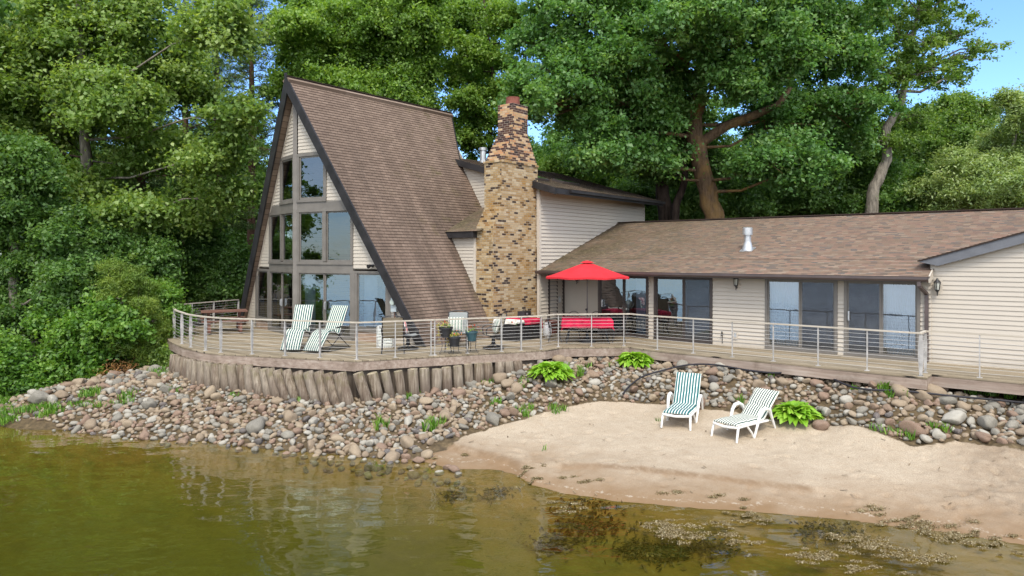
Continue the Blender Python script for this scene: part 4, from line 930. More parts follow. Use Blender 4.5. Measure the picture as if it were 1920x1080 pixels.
def cushion(prof, w, th, mat, name, parent, tufts=(), n=10, x0=0.0):
    """padded mat following a (y, z) profile; UV u across the width"""
    pr = [np.array(p, float) for p in prof]; fine = []
    for a, b in zip(pr, pr[1:]):
        for i in range(6): fine.append(a+(b-a)*i/6)
    fine.append(pr[-1]); k = len(fine)
    sm = [fine[0]]+[fine[i]*.5+(fine[i-1]+fine[i+1])*.25 for i in range(1, k-1)]+[fine[-1]]
    top = []; bot = []; uv = []; s = 0
    for i, p in enumerate(sm):
        d = sm[min(i+1, k-1)]-sm[max(i-1, 0)]; d = d/np.linalg.norm(d); nr = np.array([-d[1], d[0]]); nr = nr if nr[1] > 0 or abs(nr[1]) < .2 else -nr
        if i: s += np.linalg.norm(p-sm[i-1])
        rt, rb, ru = [], [], []
        for j in range(n+1):
            f = j/n; e = min(f, 1-f, i/k*1.2+.0, (k-1-i)/k*1.2+.0); puff = th*(.45+.55*min(1, e/.08))
            for tt in tufts: puff *= 1-.45*math.exp(-((s-tt)/.035)**2)
            q = p+nr*puff; rt.append((x0+(f-.5)*w, q[0], q[1])); q = p-nr*.0; rb.append((x0+(f-.5)*w, q[0], q[1])); ru.append((f, s))
        top.append(rt); bot.append(rb); uv.append(ru)
    mb = MB(); mb.sheet([r[::-1] for r in top], 0, [r[::-1] for r in uv]); mb.sheet(bot, 0, uv)
    for j in (0, n): mb.sheet([[top[i][j] for i in range(k)], [bot[i][j] for i in range(k)]], 0, [[(uv[i][j][0], uv[i][j][1]) for i in range(k)]]*2)
    for i in (0, k-1): mb.sheet([top[i], bot[i]], 0, [uv[i], uv[i]])
    return mb.build(name, mat, parent, smooth=True, sharp=60)
def facing(right, fwd):
    d = RT*right+FW*fwd; return math.atan2(-d[0], d[1])
def world(lat, D, z=0.0): p = EYEV+RT*lat+FW*D; return (p[0], p[1], z)
def beach_lounger(label, loc, rz, ymax, ztop, mat):
    t = thing('beach_lounger', label, 'lounger', loc, rz, 'white loungers on the sand'); HB = (.98, .345); TP = (ymax, ztop)
    f = MB()
    for s in (-1, 1):
        f.tube([(s*.30, 0, .30), (s*.31, .3, .315), (s*.31, .7, .32), (s*.30, 1.12, .31)], .026, 8)
        f.tube([(s*.27, .96, .33), (s*.27, (.96+ymax)/2, (.33+ztop)/2-.01), (s*.25, ymax-.02, ztop-.03)], .022, 8)
    f.tube([(-.31, .0, .31), (-.2, -.03, .30), (0, -.035, .285), (.2, -.03, .30), (.31, .0, .31)], .028, 8); f.tube([(-.30, 1.1, .31), (.30, 1.1, .31)], .022, 8); f.tube([(-.25, ymax-.02, ztop-.02), (.25, ymax-.02, ztop-.02)], .022, 8)
    for i in range(9): f.box((0, .1+i*.1, .325), (.58, .07, .018))
    f.build('frame', M_WHITE, t, smooth=True)
    for s in (-1, 1):
        l = MB(); l.tube([(s*.31, .03, .30), (s*.325, -.02, .15), (s*.33, -.05, .0)], [.03, .026, .022], 8); l.build('leg', M_WHITE, t, smooth=True)
        l = MB(); l.tube([(s*.31, .33, .31), (s*.33, .48, .14), (s*.335, .56, .01)], [.024, .022, .022], 8); l.build('leg', M_WHITE, t, smooth=True)
        a = MB(); a.tube([(s*.335, .56, .01), (s*.35, .66, .28), (s*.36, .74, .50), (s*.365, .84, .595), (s*.365, .98, .61), (s*.36, 1.1, .56), (s*.35, 1.2, .38), (s*.34, 1.32, .16), (s*.335, 1.4, .0)], [.024, .03, .036, .04, .04, .036, .03, .026, .022], 8); a.build('armrest', M_WHITE, t, smooth=True)
    l = MB(); l.tube([(-.26, 1.28, .58), (-.24, 1.42, .25), (.24, 1.42, .25), (.26, 1.28, .58)], .014, 6); l.build('back_prop', M_WHITE, t, smooth=True)
    cushion([(-.02, .345), (.45, .345), HB, ((HB[0]+TP[0])/2+.0, (HB[1]+TP[1])/2+.0), TP], .60, .06, mat, 'cushion', t, (.5, 1.02, 1.32))
    return t
def on_ground(p): return (p[0], p[1], h1(p[0], p[1])+.0)
bl1 = un(1268, 803, z=-1.27); bl2 = un(1360, 822, z=-1.31)
beach_lounger('white beach lounger with a bright teal striped cushion, its back raised nearly upright', on_ground(bl1), facing(.44, .9), 1.40, 1.06, M_ST1)
beach_lounger('white beach lounger with a dark green striped cushion, reclined and turned sideways', on_ground(bl2), facing(.81, .59), 1.58, .90, M_ST2)
def recliner(label, loc, rz):
    t = thing('reclining_chair', label, 'recliner', loc, rz, 'striped recliners on the deck')
    f = MB(); P = [(-.47, 1.22), (-.03, .42), (.42, .57), (.88, .06)]
    for s in (-.27, .27):
        for a, b in zip(P, P[1:]): f.tube([(s, a[0], a[1]), (s, b[0], b[1])], .013, 6)
        f.tube([(s*1.08, .55, .02), (s*1.08, -.32, .60)], .012, 6); f.tube([(s*1.08, -.5, .02), (s*1.08, .32, .62)], .012, 6)
        f.tube([(s*1.08, .58, .02), (s*1.08, -.55, .02)], .012, 6)
    for y, z in ((-.47, 1.22), (.88, .06), (.55, .02), (-.5, .02)): f.tube([(-.28, y, z), (.28, y, z)], .012, 6)
    f.build('frame', M_BLACK, t, smooth=True)
    for s in (-1, 1):
        a = MB(); a.tube([(s*.31, -.36, .64), (s*.32, -.1, .66), (s*.32, .18, .645)], [.018, .026, .02], 8); a.build('armrest', M_BLACK, t, smooth=True)
    cushion(P[::-1], .54, .06, M_ST3, 'cushion', t, (.68, 1.15, 1.5)); return t
recliner('striped deck recliner in front of the left sliding door, standing farther from the plank corner', world(-6.17, 20.25), facing(0.0, -1.0))
recliner('striped deck recliner angled beside the grey door post, the one closer to the deck corner', world(-5.20, 20.0), facing(-.36, -.93))
M_SLING = mat_plain('sling_fabric', (.30, .25, .175), .9, .1, 40); M_SLG = mat_plain('grey_sling', (.24, .25, .24), .9, .1, 40)
M_PIL = stripe_mat('pillow_stripe', (.22, .27, .22), (.55, .53, .46), 5, dirt=.1); M_PIL2 = stripe_mat('pillow_red_stripe', (.60, .20, .18), (.74, .66, .60), 5, dirt=.1); M_MULTI = stripe_mat('seat_stripe', (.55, .28, .12), (.60, .64, .60), 7, dirt=.1)
def pillow(name, label, loc, rz, tilt, w, h, mat, group=None):
    g0 = []; uv = []; n = 10
    for i in range(n+1):
        r, u = [], []
        for j in range(n+1):
            a, b = i/n*2-1, j/n*2-1; th = .085*((1-a**4)*(1-b**4))**.6; pin = 1-.06*(1-abs(a))*abs(b)-.06*(1-abs(b))*abs(a)
            r.append((b*w/2*pin, a*h/2*pin, th)); u.append((j/n, i/n))
        g0.append(r); uv.append(u)
    mb = MB(); mb.sheet(g0, 0, uv); mb.sheet([[(x, y, -z) for x, y, z in r[::-1]] for r in g0], 0, [r[::-1] for r in uv])
    o = mb.build(name, mat, None, smooth=True, sharp=80); o.location = loc; o.rotation_euler = (R(90-tilt), 0, rz); return tag(o, label, 'pillow', group)
def sling_chair(label, loc, rz, fabric, swivel=False, seatmat=None):
    """local +y is where the sitter looks"""
    t = thing('patio_chair', label, 'chair', loc, rz, 'metal sling chairs on the deck'); w = .27
    bk = [(-.34, 1.0), (-.30, .92), (-.20, .5), (-.12, .42), (.1, .40), (.27, .43)]
    q = MB(); q.sheet([[(x, y, z) for x in (-w, -w/2, 0, w/2, w)] for y, z in bk]); q.sheet([[(x, y+.008, z-.012) for x in (w, w/2, 0, -w/2, -w)] for y, z in bk]); q.build('sling', fabric, t, smooth=True)
    f = MB()
    for s in (-1, 1): f.tube([(s*(w+.015), y, z) for y, z in bk], .015, 8)
    f.tube([(-w-.015, -.34, 1.0), (-.12, -.36, 1.045), (.12, -.36, 1.045), (w+.015, -.34, 1.0)], .015, 8); f.tube([(-w, .27, .43), (w, .27, .43)], .014, 8); f.build('frame', M_BLACK, t, smooth=True)
    for s in (-1, 1):
        a = MB(); a.tube([(s*(w+.02), -.24, .66), (s*(w+.05), -.05, .68), (s*(w+.06), .15, .665), (s*(w+.06), .26, .60), (s*(w+.04), .25, .44)], .016, 8); a.build('armrest', M_BLACK, t, smooth=True)
        if not swivel:
            for y0, y1 in ((-.2, -.30), (.24, .30)):
                l = MB(); l.tube([(s*(w+.02), y0, .43), (s*(w+.035), y1, .0)], .014, 8); l.build('leg', M_BLACK, t, smooth=True)
    if swivel:
        b = MB(); pts = [(.29*math.cos(a), .29*math.sin(a), .03) for a in np.linspace(0, 2*math.pi, 25)]; b.tube(pts, .02, 8, 0, False)
        for a in (0, 1.57, 3.14, 4.71): b.tube([(.28*math.cos(a), .28*math.sin(a), .035), (.1*math.cos(a), .1*math.sin(a), .10), (0, 0, .2)], .016, 6)
        b.lathe([(.05, .12), (.06, .2), (.045, .3), (.12, .36), (.12, .39)], (0, 0, 0), 12); b.build('swivel_base', M_BLACK, t, smooth=True)
    if seatmat:
        c = MB(); c.sheet([[(x, y, z+.03) for x in np.linspace(-w+.02, w-.02, 6)] for y, z in ((-.16, .45), (.0, .42), (.25, .44))], 0, [[(f, g_) for f in np.linspace(0, 1, 6)] for g_ in (0, .5, 1)]); c.build('seat_pad', seatmat, t, smooth=True)
    return t
def gp(px, py): return un(px, py, z=0)
A_ = gp(737, 661); sling_chair('four-legged sling chair seen from behind beside the white wire basket', A_, facing(-.15, 1), M_SLING, False, M_MULTI)
B_ = gp(765, 655); rzB = facing(.9, .25); sling_chair('swivel sling chair turned side-on near the foot of the steep roof', B_, rzB, M_SLG, True)
def local(loc, rz, x, y, z): return (loc[0]+x*math.cos(rz)-y*math.sin(rz), loc[1]+x*math.sin(rz)+y*math.cos(rz), loc[2]+z)
pillow('throw_pillow', 'pink and white striped pillow on the swivel chair by the steep roof', local(B_, rzB, 0, -.12, .66), rzB, -14, .42, .40, M_PIL2, 'striped pillows on deck chairs')
C_ = gp(857, 651); rzC = facing(-.05, -1); sling_chair('grey sling chair facing the lake behind the flower stands', C_, rzC, M_SLG)
pillow('throw_pillow', 'pale green striped pillow on the chair behind the flower stands', local(C_, rzC, .06, -.13, .66), rzC, -14, .46, .44, M_PIL, 'striped pillows on deck chairs')
D_ = gp(925, 654); rzD = facing(-.95, -.2); sling_chair('swivel sling chair turned side-on in front of the black storage box', D_, rzD, M_SLING, True)
pillow('throw_pillow', 'grey striped pillow on the swivel chair before the storage box', local(D_, rzD, 0, -.10, .66), rzD, -20, .44, .42, M_PIL, 'striped pillows on deck chairs')
# white wire basket
bq = gp(723, 652); t = thing('wire_basket', 'white wire basket of folded towels standing on the deck', 'basket', bq, .69); w_, d_, h_ = .46, .36, .62; f = MB()
for x in np.linspace(-w_/2, w_/2, 8):
    for y in (-d_/2, d_/2): f.tube([(x, y, .02), (x, y, h_)], .007, 4)
for y in np.linspace(-d_/2, d_/2, 6):
    for x in (-w_/2, w_/2): f.tube([(x, y, .02), (x, y, h_)], .007, 4)
for z in np.linspace(.02, h_, 8): f.tube([(-w_/2, -d_/2, z), (w_/2, -d_/2, z), (w_/2, d_/2, z), (-w_/2, d_/2, z), (-w_/2, -d_/2, z)], .008, 4)
f.build('wire_frame', M_WHITE, t); f = MB(); rz_ = random.Random(2)
for i in range(5): f.box((rz_.uniform(-.02, .02), 0, .09+i*.1), (.38, .29, .085))
f.build('towels', [M_MULTI], t)
# ---- black storage box, its cloths and the small case
t = thing('storage_box', 'black outdoor storage box in front of the brick chimney', 'box', (-14.2, 17.5, 0)); f = MB(); f.box((0, 0, .30), (.86, 1.22, .60)); f.build('body', M_BLACK, t); f = MB(); f.box((0, 0, .62), (.9, 1.26, .04)); f.build('lid', M_BLACK, t)
M_RED = mat_plain('red_cloth', (.52, .012, .055), .9, .2, 5, .4); M_CANV = mat_plain('red_canvas', (.56, .022, .030), .85, .12, 3, .2)
def floral():
    g = G('floral_cloth'); p = g.obj(); v = g.n('TexVoronoi', {'Vector': p, 'Scale': 9.0}, 'Distance'); n = g.noise(p, 9, 3)
    col = g.mix(g.ramp(v, [(.3, 1), (.36, 0)]), (.72, .68, .60), g.ramp(n, [(.45, (.55, .06, .06)), (.55, (.12, .2, .08))])); return g.pbr(col, .9)
M_FLOR = floral()
def drape(name, label, x0, x1, y0, y1, z, drop, mat, parent_loc, sag=.03, seed=0, hang=None):
    rr_ = random.Random(seed); nx_, ny_ = 26, 22; hang = hang or (drop,)*4
    ex = [x0-hang[0]]+list(np.linspace(x0, x1, nx_))+[x1+hang[1]]; g0 = []; gu = np.linspace(-1.0, 1.0, nx_+14); gv = np.linspace(-1, 1, ny_+14); cx_, cy_ = (x0+x1)/2, (y0+y1)/2
    for b in gv:
        r = []
        for a in gu:
            X = cx_+a*((x1-x0)/2+hang[1 if a > 0 else 0]); Y = cy_+b*((y1-y0)/2+hang[3 if b > 0 else 2]); dz = 0; xx, yy = X, Y
            ox = max(0, X-x1, x0-X); oy = max(0, Y-y1, y0-Y); o = max(ox, oy)+.35*min(ox, oy)
            if X > x1: xx = x1+.015+ox*.12
            if X < x0: xx = x0-.015-ox*.12
            if Y > y1: yy = y1+.015+oy*.12
            if Y < y0: yy = y0-.015-oy*.12
            wv = mn.noise((X*5+seed, Y*5, 2))*.05*min(1, o/.1)
            r.append((xx+wv, yy+wv, z+.006-o+mn.noise((X*3, Y*3, seed))*.008))
        g0.append(r)
    mb = MB(); mb.sheet(g0); ob = mb.build(name, mat, None, parent_loc, smooth=True, sharp=180); ob.location = parent_loc
    so_ = ob.modifiers.new('thick', 'SOLIDIFY'); so_.thickness = .006; so_.offset = 1
    return tag(ob, label, 'cloth')
drape('red_tablecloth', 'red cloth spread over the back of the black storage box', -14.66, -13.74, 17.25, 18.14, .642, .16, M_RED, (-14.2, 17.6, .64), seed=3, hang=(.1, .16, .02, .3))
drape('floral_cloth', 'white floral cloth hanging over the front of the black storage box', -14.66, -13.74, 16.87, 17.2, .646, .16, M_FLOR, (-14.2, 17.0, .64), seed=5, hang=(.2, .08, .12, .02))
t = thing('tool_case', 'small black case with a silver latch on the storage box', 'case', (-14.25, 17.9, .66), .2); f = MB(); f.box((0, 0, .11), (.26, .46, .21)); f.build('body', M_BLACK, t); f = MB(); f.box((.135, -.05, .13), (.012, .1, .05)); f.build('latch', M_STEEL, t); f = MB(); f.tube([(0, -.1, .215), (0, -.09, .26), (0, .09, .26), (0, .1, .215)], .01, 6); f.build('handle', M_BLACK, t)
t = thing('propane_tank', 'white propane tank standing beside the black storage box', 'gas tank', (-13.72, 18.45, 0)); f = MB(); f.lathe([(.10, 0), (.10, .03), (.13, .05), (.15, .1), (.15, .33), (.12, .4), (.05, .43)], (0, 0, 0), 20); f.build('body', M_WHITE, t, smooth=True); f = MB(); f.tube([(.1*math.cos(a), .1*math.sin(a), .46) for a in np.linspace(.5, 5.8, 14)], .02, 6); f.build('collar', M_WHITE, t, smooth=True)
t = thing('flower_pot', 'brown clay pot by the side door', 'pot', (-14.35, 19.6, 0)); f = MB(); f.lathe([(.17, 0), (.24, .36), (.27, .36), (.27, .43), (.23, .43), (.21, .36), (0, .34)], (0, 0, 0), 20); f.build('body', mat_plain('brown_pot', (.11, .035, .025), .6, .2), t, smooth=True)
# ---- dining table, cloth, chairs, umbrella
TC = un(1100, 640, z=0)+np.array([-.18, .35, 0]); trz = R(38)
UB = np.array([-12.0, 18.22, 0]); TC = UB+np.array([-.02, .02, 0]); trz = YAW-.06
t = thing('patio_table', 'black metal patio table under the red cloth and umbrella', 'table', TC, trz); f = MB(); f.box((0, 0, .725), (1.5, .84, .03)); f.build('tabletop', M_BLACK, t)
for sx in (-1, 1):
    for sy in (-1, 1): f = MB(); f.tube([(sx*.62, sy*.32, .71), (sx*.55, sy*.28, .4), (sx*.66, sy*.36, 0)], .014, 8); f.build('leg', M_BLACK, t, smooth=True)
cl = drape('red_tablecloth', 'bright red tablecloth hanging over the patio table under the umbrella', -.75, .75, -.42, .42, .742, .3, M_RED, (0, 0, 0), seed=9, hang=(.26, .24, .27, .2)); cl.location = TC; cl.rotation_euler = (0, 0, trz)
def iron_chair(label, loc, rz):
    t = thing('iron_chair', label, 'chair', loc, rz, 'iron chairs round the red table'); f = MB(); f.lathe([(0, .43), (.2, .43), (.21, .445), (.2, .46), (0, .465)], (0, 0, 0), 18); f.build('seat', M_BLACK, t, smooth=True)
    f = MB(); ar = [(.22*math.cos(a), -.2-.05*math.sin(a), .62+.26*math.sin(a)) for a in np.linspace(0, math.pi, 13)]; f.tube([(.2, -.16, .44)]+ar+[(-.2, -.16, .44)], .012, 6)
    for cx_ in (-.1, 0, .1): f.tube([(cx_+.045*math.cos(a), -.235, .72+.06*math.sin(a)) for a in np.linspace(0, 6.28, 11)], .006, 5)
    for cx_ in (-.14, -.05, .05, .14): f.tube([(cx_, -.19, .46), (cx_*.8, -.23, .66)], .006, 5)
    f.build('backrest', M_BLACK, t, smooth=True)
    for sx in (-1, 1):
        for sy in (-1, 1): f = MB(); f.tube([(sx*.16, sy*.16, .44), (sx*.15, sy*.15, .22), (sx*.2, sy*.2, 0)], .011, 6); f.build('leg', M_BLACK, t, smooth=True)
for lab, (lx, ly), dr in (('black iron chair behind the red table, the one nearer the side door', (-.38, .72), math.pi), ('black iron chair behind the red table, the one nearer the glass doors', (.36, .74), math.pi), ('black iron chair at the end of the red table toward the chimney', (-1.0, 0), -math.pi/2), ('black iron chair at the end of the red table toward the glass doors', (.98, .05), math.pi/2)):
    iron_chair(lab, local(TC, trz, lx, ly, 0), trz+dr)
t = thing('patio_umbrella', 'open red patio umbrella over the red table', 'umbrella', UB); f = MB(); f.tube([(0, 0, .02), (0, 0, 2.5)], .021, 10); f.build('pole', mat_plain('bronze_pole', (.09, .075, .065), .4, .1, spec=.5), t, smooth=True)
f = MB(); f.tube([(0, -.02, 1.02), (0, -.07, 1.02)], .03, 8); f.tube([(0, -.07, 1.02), (.05, -.09, .94), (.09, -.09, .94)], .01, 6); f.build('crank', M_BLACK, t, smooth=True)
f = MB(); f.lathe([(.26, 0), (.27, .03), (.22, .08), (.06, .12), (.035, .3), (.0, .3)], (0, 0, 0), 24); f.build('base', M_BLACK, t, smooth=True)
f = MB(); n8 = 8; RC, ZE_, ZT = 1.35, 2.03, 2.47; g0 = []
for k in range(9):
    fr_ = k/8; r = []
    for j in range(n8*4+1):
        a = 2*math.pi*j/(n8*4)+.2; c = abs((j % 4)-0) if j % 4 <= 2 else 4-j % 4; mid = c/2
        rad = (.10+(RC-.10)*fr_)*(1-.072*mid*fr_); zz_ = ZT-(ZT-ZE_)*(fr_**1.0)-.035*mid*math.sin(math.pi*min(1, fr_*1.0))*.8+(.02*mid if k == 8 else 0); r.append((rad*math.cos(a), rad*math.sin(a), zz_))
    g0.append(r)
low = [[(x*1.0, y*1.0, z-.055) for x, y, z in g0[-1]]]
f.sheet([r[::-1] for r in g0]+[low[0][::-1]]); can = f.build('canopy', M_CANV, t, smooth=True, sharp=35)
f = MB(); f.sheet([[(.02*math.cos(a), .02*math.sin(a), ZT+.07) for a in np.linspace(6.28, 0, 25)], [(.13*math.cos(a), .13*math.sin(a), ZT+.045) for a in np.linspace(6.28, 0, 25)], [(.22*math.cos(a), .22*math.sin(a), ZT-.005) for a in np.linspace(6.28, 0, 25)]]); f.build('vent_cap', M_CANV, t, smooth=True)
for j in range(8):
    a = 2*math.pi*j/8+.2; f = MB(); f.tube([(.05*math.cos(a), .05*math.sin(a), ZT-.05), (RC*.97*math.cos(a), RC*.97*math.sin(a), ZE_-.015)], .009, 5); f.tube([(.05*math.cos(a), .05*math.sin(a), 1.95), (.6*math.cos(a), .6*math.sin(a), ZT-.32)], .007, 5); f.build('rib', M_BLACK, t, smooth=True)
# ---- picnic table on the far corner of the deck
M_PIC = mat_wood('picnic_wood', (.13, .065, .05), (.20, .10, .075), (.30, .165, .12), 0, (1, .14)); pc = at(420, 605, 24.6); PB = (pc[0], pc[1], 0); prz = facing(0.95, .45)-R(90)
t = thing('picnic_table', 'reddish brown wooden picnic table with attached bench on the deck corner', 'picnic table', PB, prz)
f = MB(); f.box((0, 0, .74), (1.5, .82, .045)); f.build('tabletop', M_PIC, t)
for sy in (-1, 1): f = MB(); f.box((0, sy*.75, .44), (1.5, .28, .04)); f.build('bench_seat', M_PIC, t)
for sx in (-1, 1):
    f = MB(); f.box((sx*.5, 0, .36), (.09, .12, .72)); f.box((sx*.5, 0, .10), (.08, 1.75, .09)); f.box((sx*.5, .75, .25), (.09, .12, .34)); f.box((sx*.5, -.75, .25), (.09, .12, .34)); f.box((sx*.5, 0, .69), (.08, .7, .06)); f.build('leg', M_PIC, t)
# ---- wall fittings
def lantern(label, p, n):
    t = thing('wall_lantern', label, 'lantern', p, math.atan2(n[1], n[0])-0, 'black lanterns on the house wall')
    f = MB(); f.box((.012, 0, .0), (.02, .20, .36)); f.build('back_plate', M_TRIM, t)
    f = MB(); f.lathe([(0, -.22), (.012, -.2), (.015, -.12), (.045, -.09), (.06, -.06), (0, -.06)], (.13, 0, 0), 10); f.lathe([(.085, .12), (.05, .17), (.03, .19), (.02, .22), (0, .23)], (.13, 0, 0), 10); f.tube([(.02, 0, -.12), (.08, 0, -.16), (.13, 0, -.14)], .012, 6)
    for k in range(6): a = k*math.pi/3; f.tube([(.13+.05*math.cos(a), .05*math.sin(a), -.07), (.13+.075*math.cos(a), .075*math.sin(a), .12)], .006, 4)
    f.build('cage', M_BLACK, t, smooth=True)
    f = MB(); f.lathe([(.045, -.06), (.068, .115)], (.13, 0, 0), 6); f.build('glass', mat_plain('lantern_glass', (.42, .43, .38), .2, .05, spec=.6), t)
p_ = FW_.p(FW_.u(1383), 1.88); lantern('black wall lantern on the siding between the two pairs of glass doors', p_, (0, -1))
p_ = FR2.p(FR2.u(1085), 1.86); lantern('black wall lantern under the eave behind the red umbrella', p_, (0, -1))
p_ = FG.p(FG.u(1759), 1.90); lantern('black wall lantern on the gable wall beside the downspout', p_, (0, -1))
t = thing('electric_meter', 'grey electric meter on the siding under the rake of the A-frame', 'meter', FRr.p(*FRr.px(742, 570)), math.atan2(FRr.N[1], FRr.N[0])); f = MB(); f.box((.06, 0, -.02), (.11, .21, .42)); f.build('box', mat_plain('meter_grey', (.42, .47, .48), .5, .05), t)
f = MB(); f.tube([(.11, 0, .06), (.20, 0, .06)], [.085, .08], 16); f.build('dial', mat_plain('meter_glass', (.40, .45, .40), .2, .1, spec=.6), t, smooth=True); f = MB(); f.tube([(.05, 0, -.23), (.05, 0, -.62)], .02, 8); f.build('conduit', mat_plain('rusty_conduit', (.22, .10, .07), .7, .2), t)
t = thing('flood_light', 'black flood lamp on the trim under the rake of the A-frame', 'lamp', FRr.p(*FRr.px(700, 498)), math.atan2(FRr.N[1], FRr.N[0])); f = MB(); f.tube([(.0, 0, 0), (.08, 0, 0)], .04, 10); f.tube([(.08, 0, 0), (.12, .28, .02)], .018, 6); f.build('bracket', M_BLACK, t, smooth=True); f = MB(); f.tube([(.1, -.02, 0), (.2, -.06, -.03)], [.04, .07], 12); f.build('lamp_head', M_BLACK, t, smooth=True)
t = thing('outlet_box', 'small grey outlet box low on the wall between the doors', 'outlet', FW_.p(FW_.u(1380), .32, .02), -math.pi/2); f = MB(); f.box((.02, 0, 0), (.04, .13, .2)); f.build('cover', M_TRIM, t); f = MB(); f.box((.045, 0, .01), (.012, .07, .12)); f.build('socket', M_STEEL, t)
t = thing('garden_tap', 'dark garden tap low on the wall beside the outlet box', 'tap', FW_.p(FW_.u(1355), .05, .03), -math.pi/2); f = MB(); f.tube([(0, 0, 0), (.0, 0, .32)], .013, 6); f.tube([(0, 0, .28), (.08, 0, .25)], .018, 8); f.build('pipe', M_BLACK, t, smooth=True); f = MB(); f.tube([(.03, 0, .3), (.03, 0, .36)], .02, 8); f.build('handle', M_BLACK, t, smooth=True)
# ---- long black pipe lying on the stones
pp = [(1168, 745), (1180, 727), (1205, 712), (1240, 701), (1290, 690), (1340, 690), (1400, 700), (1460, 715), (1520, 727), (1600, 737), (1700, 747), (1780, 752), (1850, 757), (1940, 766)]
P3 = []
for x, y in pp: q = hit(x, y+6); P3.append((q[0], q[1], h1(q[0], q[1])+.17))
mb = MB(); sm = []
for i in range(len(P3)-1):
    for k in range(5):
        a = [np.array(P3[max(0, min(len(P3)-1, i+d))]) for d in (-1, 0, 1, 2)]; s = k/5
        sm.append(.5*((2*a[1])+(-a[0]+a[2])*s+(2*a[0]-5*a[1]+4*a[2]-a[3])*s*s+(-a[0]+3*a[1]-3*a[2]+a[3])*s**3))
mb.tube(sm, .024, 8); tag(mb.build('drain_pipe', mat_plain('black_hose', (.022, .02, .024), .5, .2), None, smooth=True), 'long black pipe lying across the stones below the deck', 'pipe')
# ================================================================== trees, shrubs, plants
def leaf_mat(name, dark, mid, light, trans=.5, gloss=.03):
    g = G(name); t = g.n('Attribute', {}, 'Fac', attribute_name='tint')
    col = g.ramp(t, [(0, dark), (.5, mid), (1, light)])
    tc_ = g.mix(1.0, col, (1.25, 1.18, .55), 'MULTIPLY')
    d = g.n('BsdfDiffuse', {0: col}); tl = g.n('BsdfTranslucent', {0: tc_}); s = g.n('MixShader', {0: trans, 1: d, 2: tl})
    gl = g.n('BsdfGlossy', {0: (1, 1, .95, 1), 1: .5}); s = g.n('MixShader', {0: gloss, 1: s, 2: gl}); g.t.links.new(s, g.out.inputs[0]); return g.m
def bark_mat(name, c, moss=None):
    g = G(name); p = g.obj(); n1 = g.noise(g.n('Mapping', {0: p, 3: (9, 9, 1.6)}), 1, 8, .7)
    col = g.ramp(n1, [(.32, tuple(x*.35 for x in c)), (.55, c), (.75, tuple(min(1, x*1.5) for x in c))])
    if moss: col = g.mix(g.ramp(g.noise(p, 1.0, 6, .6), [(.48, 0), (.66, .8)]), col, moss)
    return g.pbr(col, .95, g.bump(n1, 1.0, .06), 0, .15)
B_OAK = bark_mat('oak_bark', (.20, .13, .08), (.34, .20, .07)); B_DARK = bark_mat('dark_bark', (.075, .052, .04)); B_GREY = bark_mat('grey_bark', (.27, .235, .19)); B_PINE = bark_mat('pine_bark', (.13, .075, .052))
LM = dict(oak=leaf_mat('oak_leaf', (.072, .185, .038), (.135, .295, .068), (.245, .405, .105)),
          maple=leaf_mat('maple_leaf', (.10, .215, .026), (.185, .33, .045), (.31, .46, .085), .5),
          poplar=leaf_mat('poplar_leaf', (.11, .215, .034), (.21, .335, .062), (.36, .47, .13)),
          dark=leaf_mat('shade_leaf', (.065, .155, .030), (.12, .245, .046), (.20, .33, .075)),
          ash=leaf_mat('ash_leaf', (0.096, 0.196, 0.029), (0.173, 0.301, 0.053), (0.297, 0.420, 0.089)),
          pale=leaf_mat('willow_leaf', (0.165, 0.265, 0.071), (0.297, 0.420, 0.119), (0.495, 0.588, 0.214), .45, .05),
          pine=leaf_mat('pine_needle', (0.046, 0.099, 0.026), (0.091, 0.161, 0.041), (0.165, 0.245, 0.066), .25),
          lime=leaf_mat('lime_leaf', (.075, .185, .022), (.135, .29, .034), (.25, .41, .065)),
          cedar=leaf_mat('cedar_spray', (0.082, 0.161, 0.019), (0.165, 0.259, 0.031), (0.281, 0.364, 0.053), .3),
          hosta=leaf_mat('hosta_leaf', (.14, .32, .014), (.22, .43, .022), (.38, .56, .08), .35, .03),
          grass=leaf_mat('weed_blade', (.06, .16, .012), (.12, .27, .02), (.24, .40, .05), .4))
DENS = 3.6; LS = .8
def leaf_quads(c, nrm, L_, W_, rng, fold=.18, droop=0.0):
    """kite leaves: c centre (N,3), nrm facing (N,3)"""
    N = len(c); nrm = nrm/np.linalg.norm(nrm, axis=1, keepdims=True)
    r = rng.normal(size=(N, 3)); r[:, 2] -= droop; t = r-nrm*np.sum(r*nrm, 1, keepdims=True); t /= np.linalg.norm(t, axis=1, keepdims=True)+1e-9; b = np.cross(nrm, t)
    L_ = (L_*LS*rng.uniform(.5, 1.45, N))[:, None]; W_ = (W_*LS*rng.uniform(.55, 1.35, N))[:, None]
    v = np.stack([c-t*L_*.5, c+b*W_*.5+nrm*W_*fold-t*L_*.05, c+t*L_*.5-nrm*L_*.12, c-b*W_*.5+nrm*W_*fold-t*L_*.05], 1)
    return v.reshape(-1, 3)
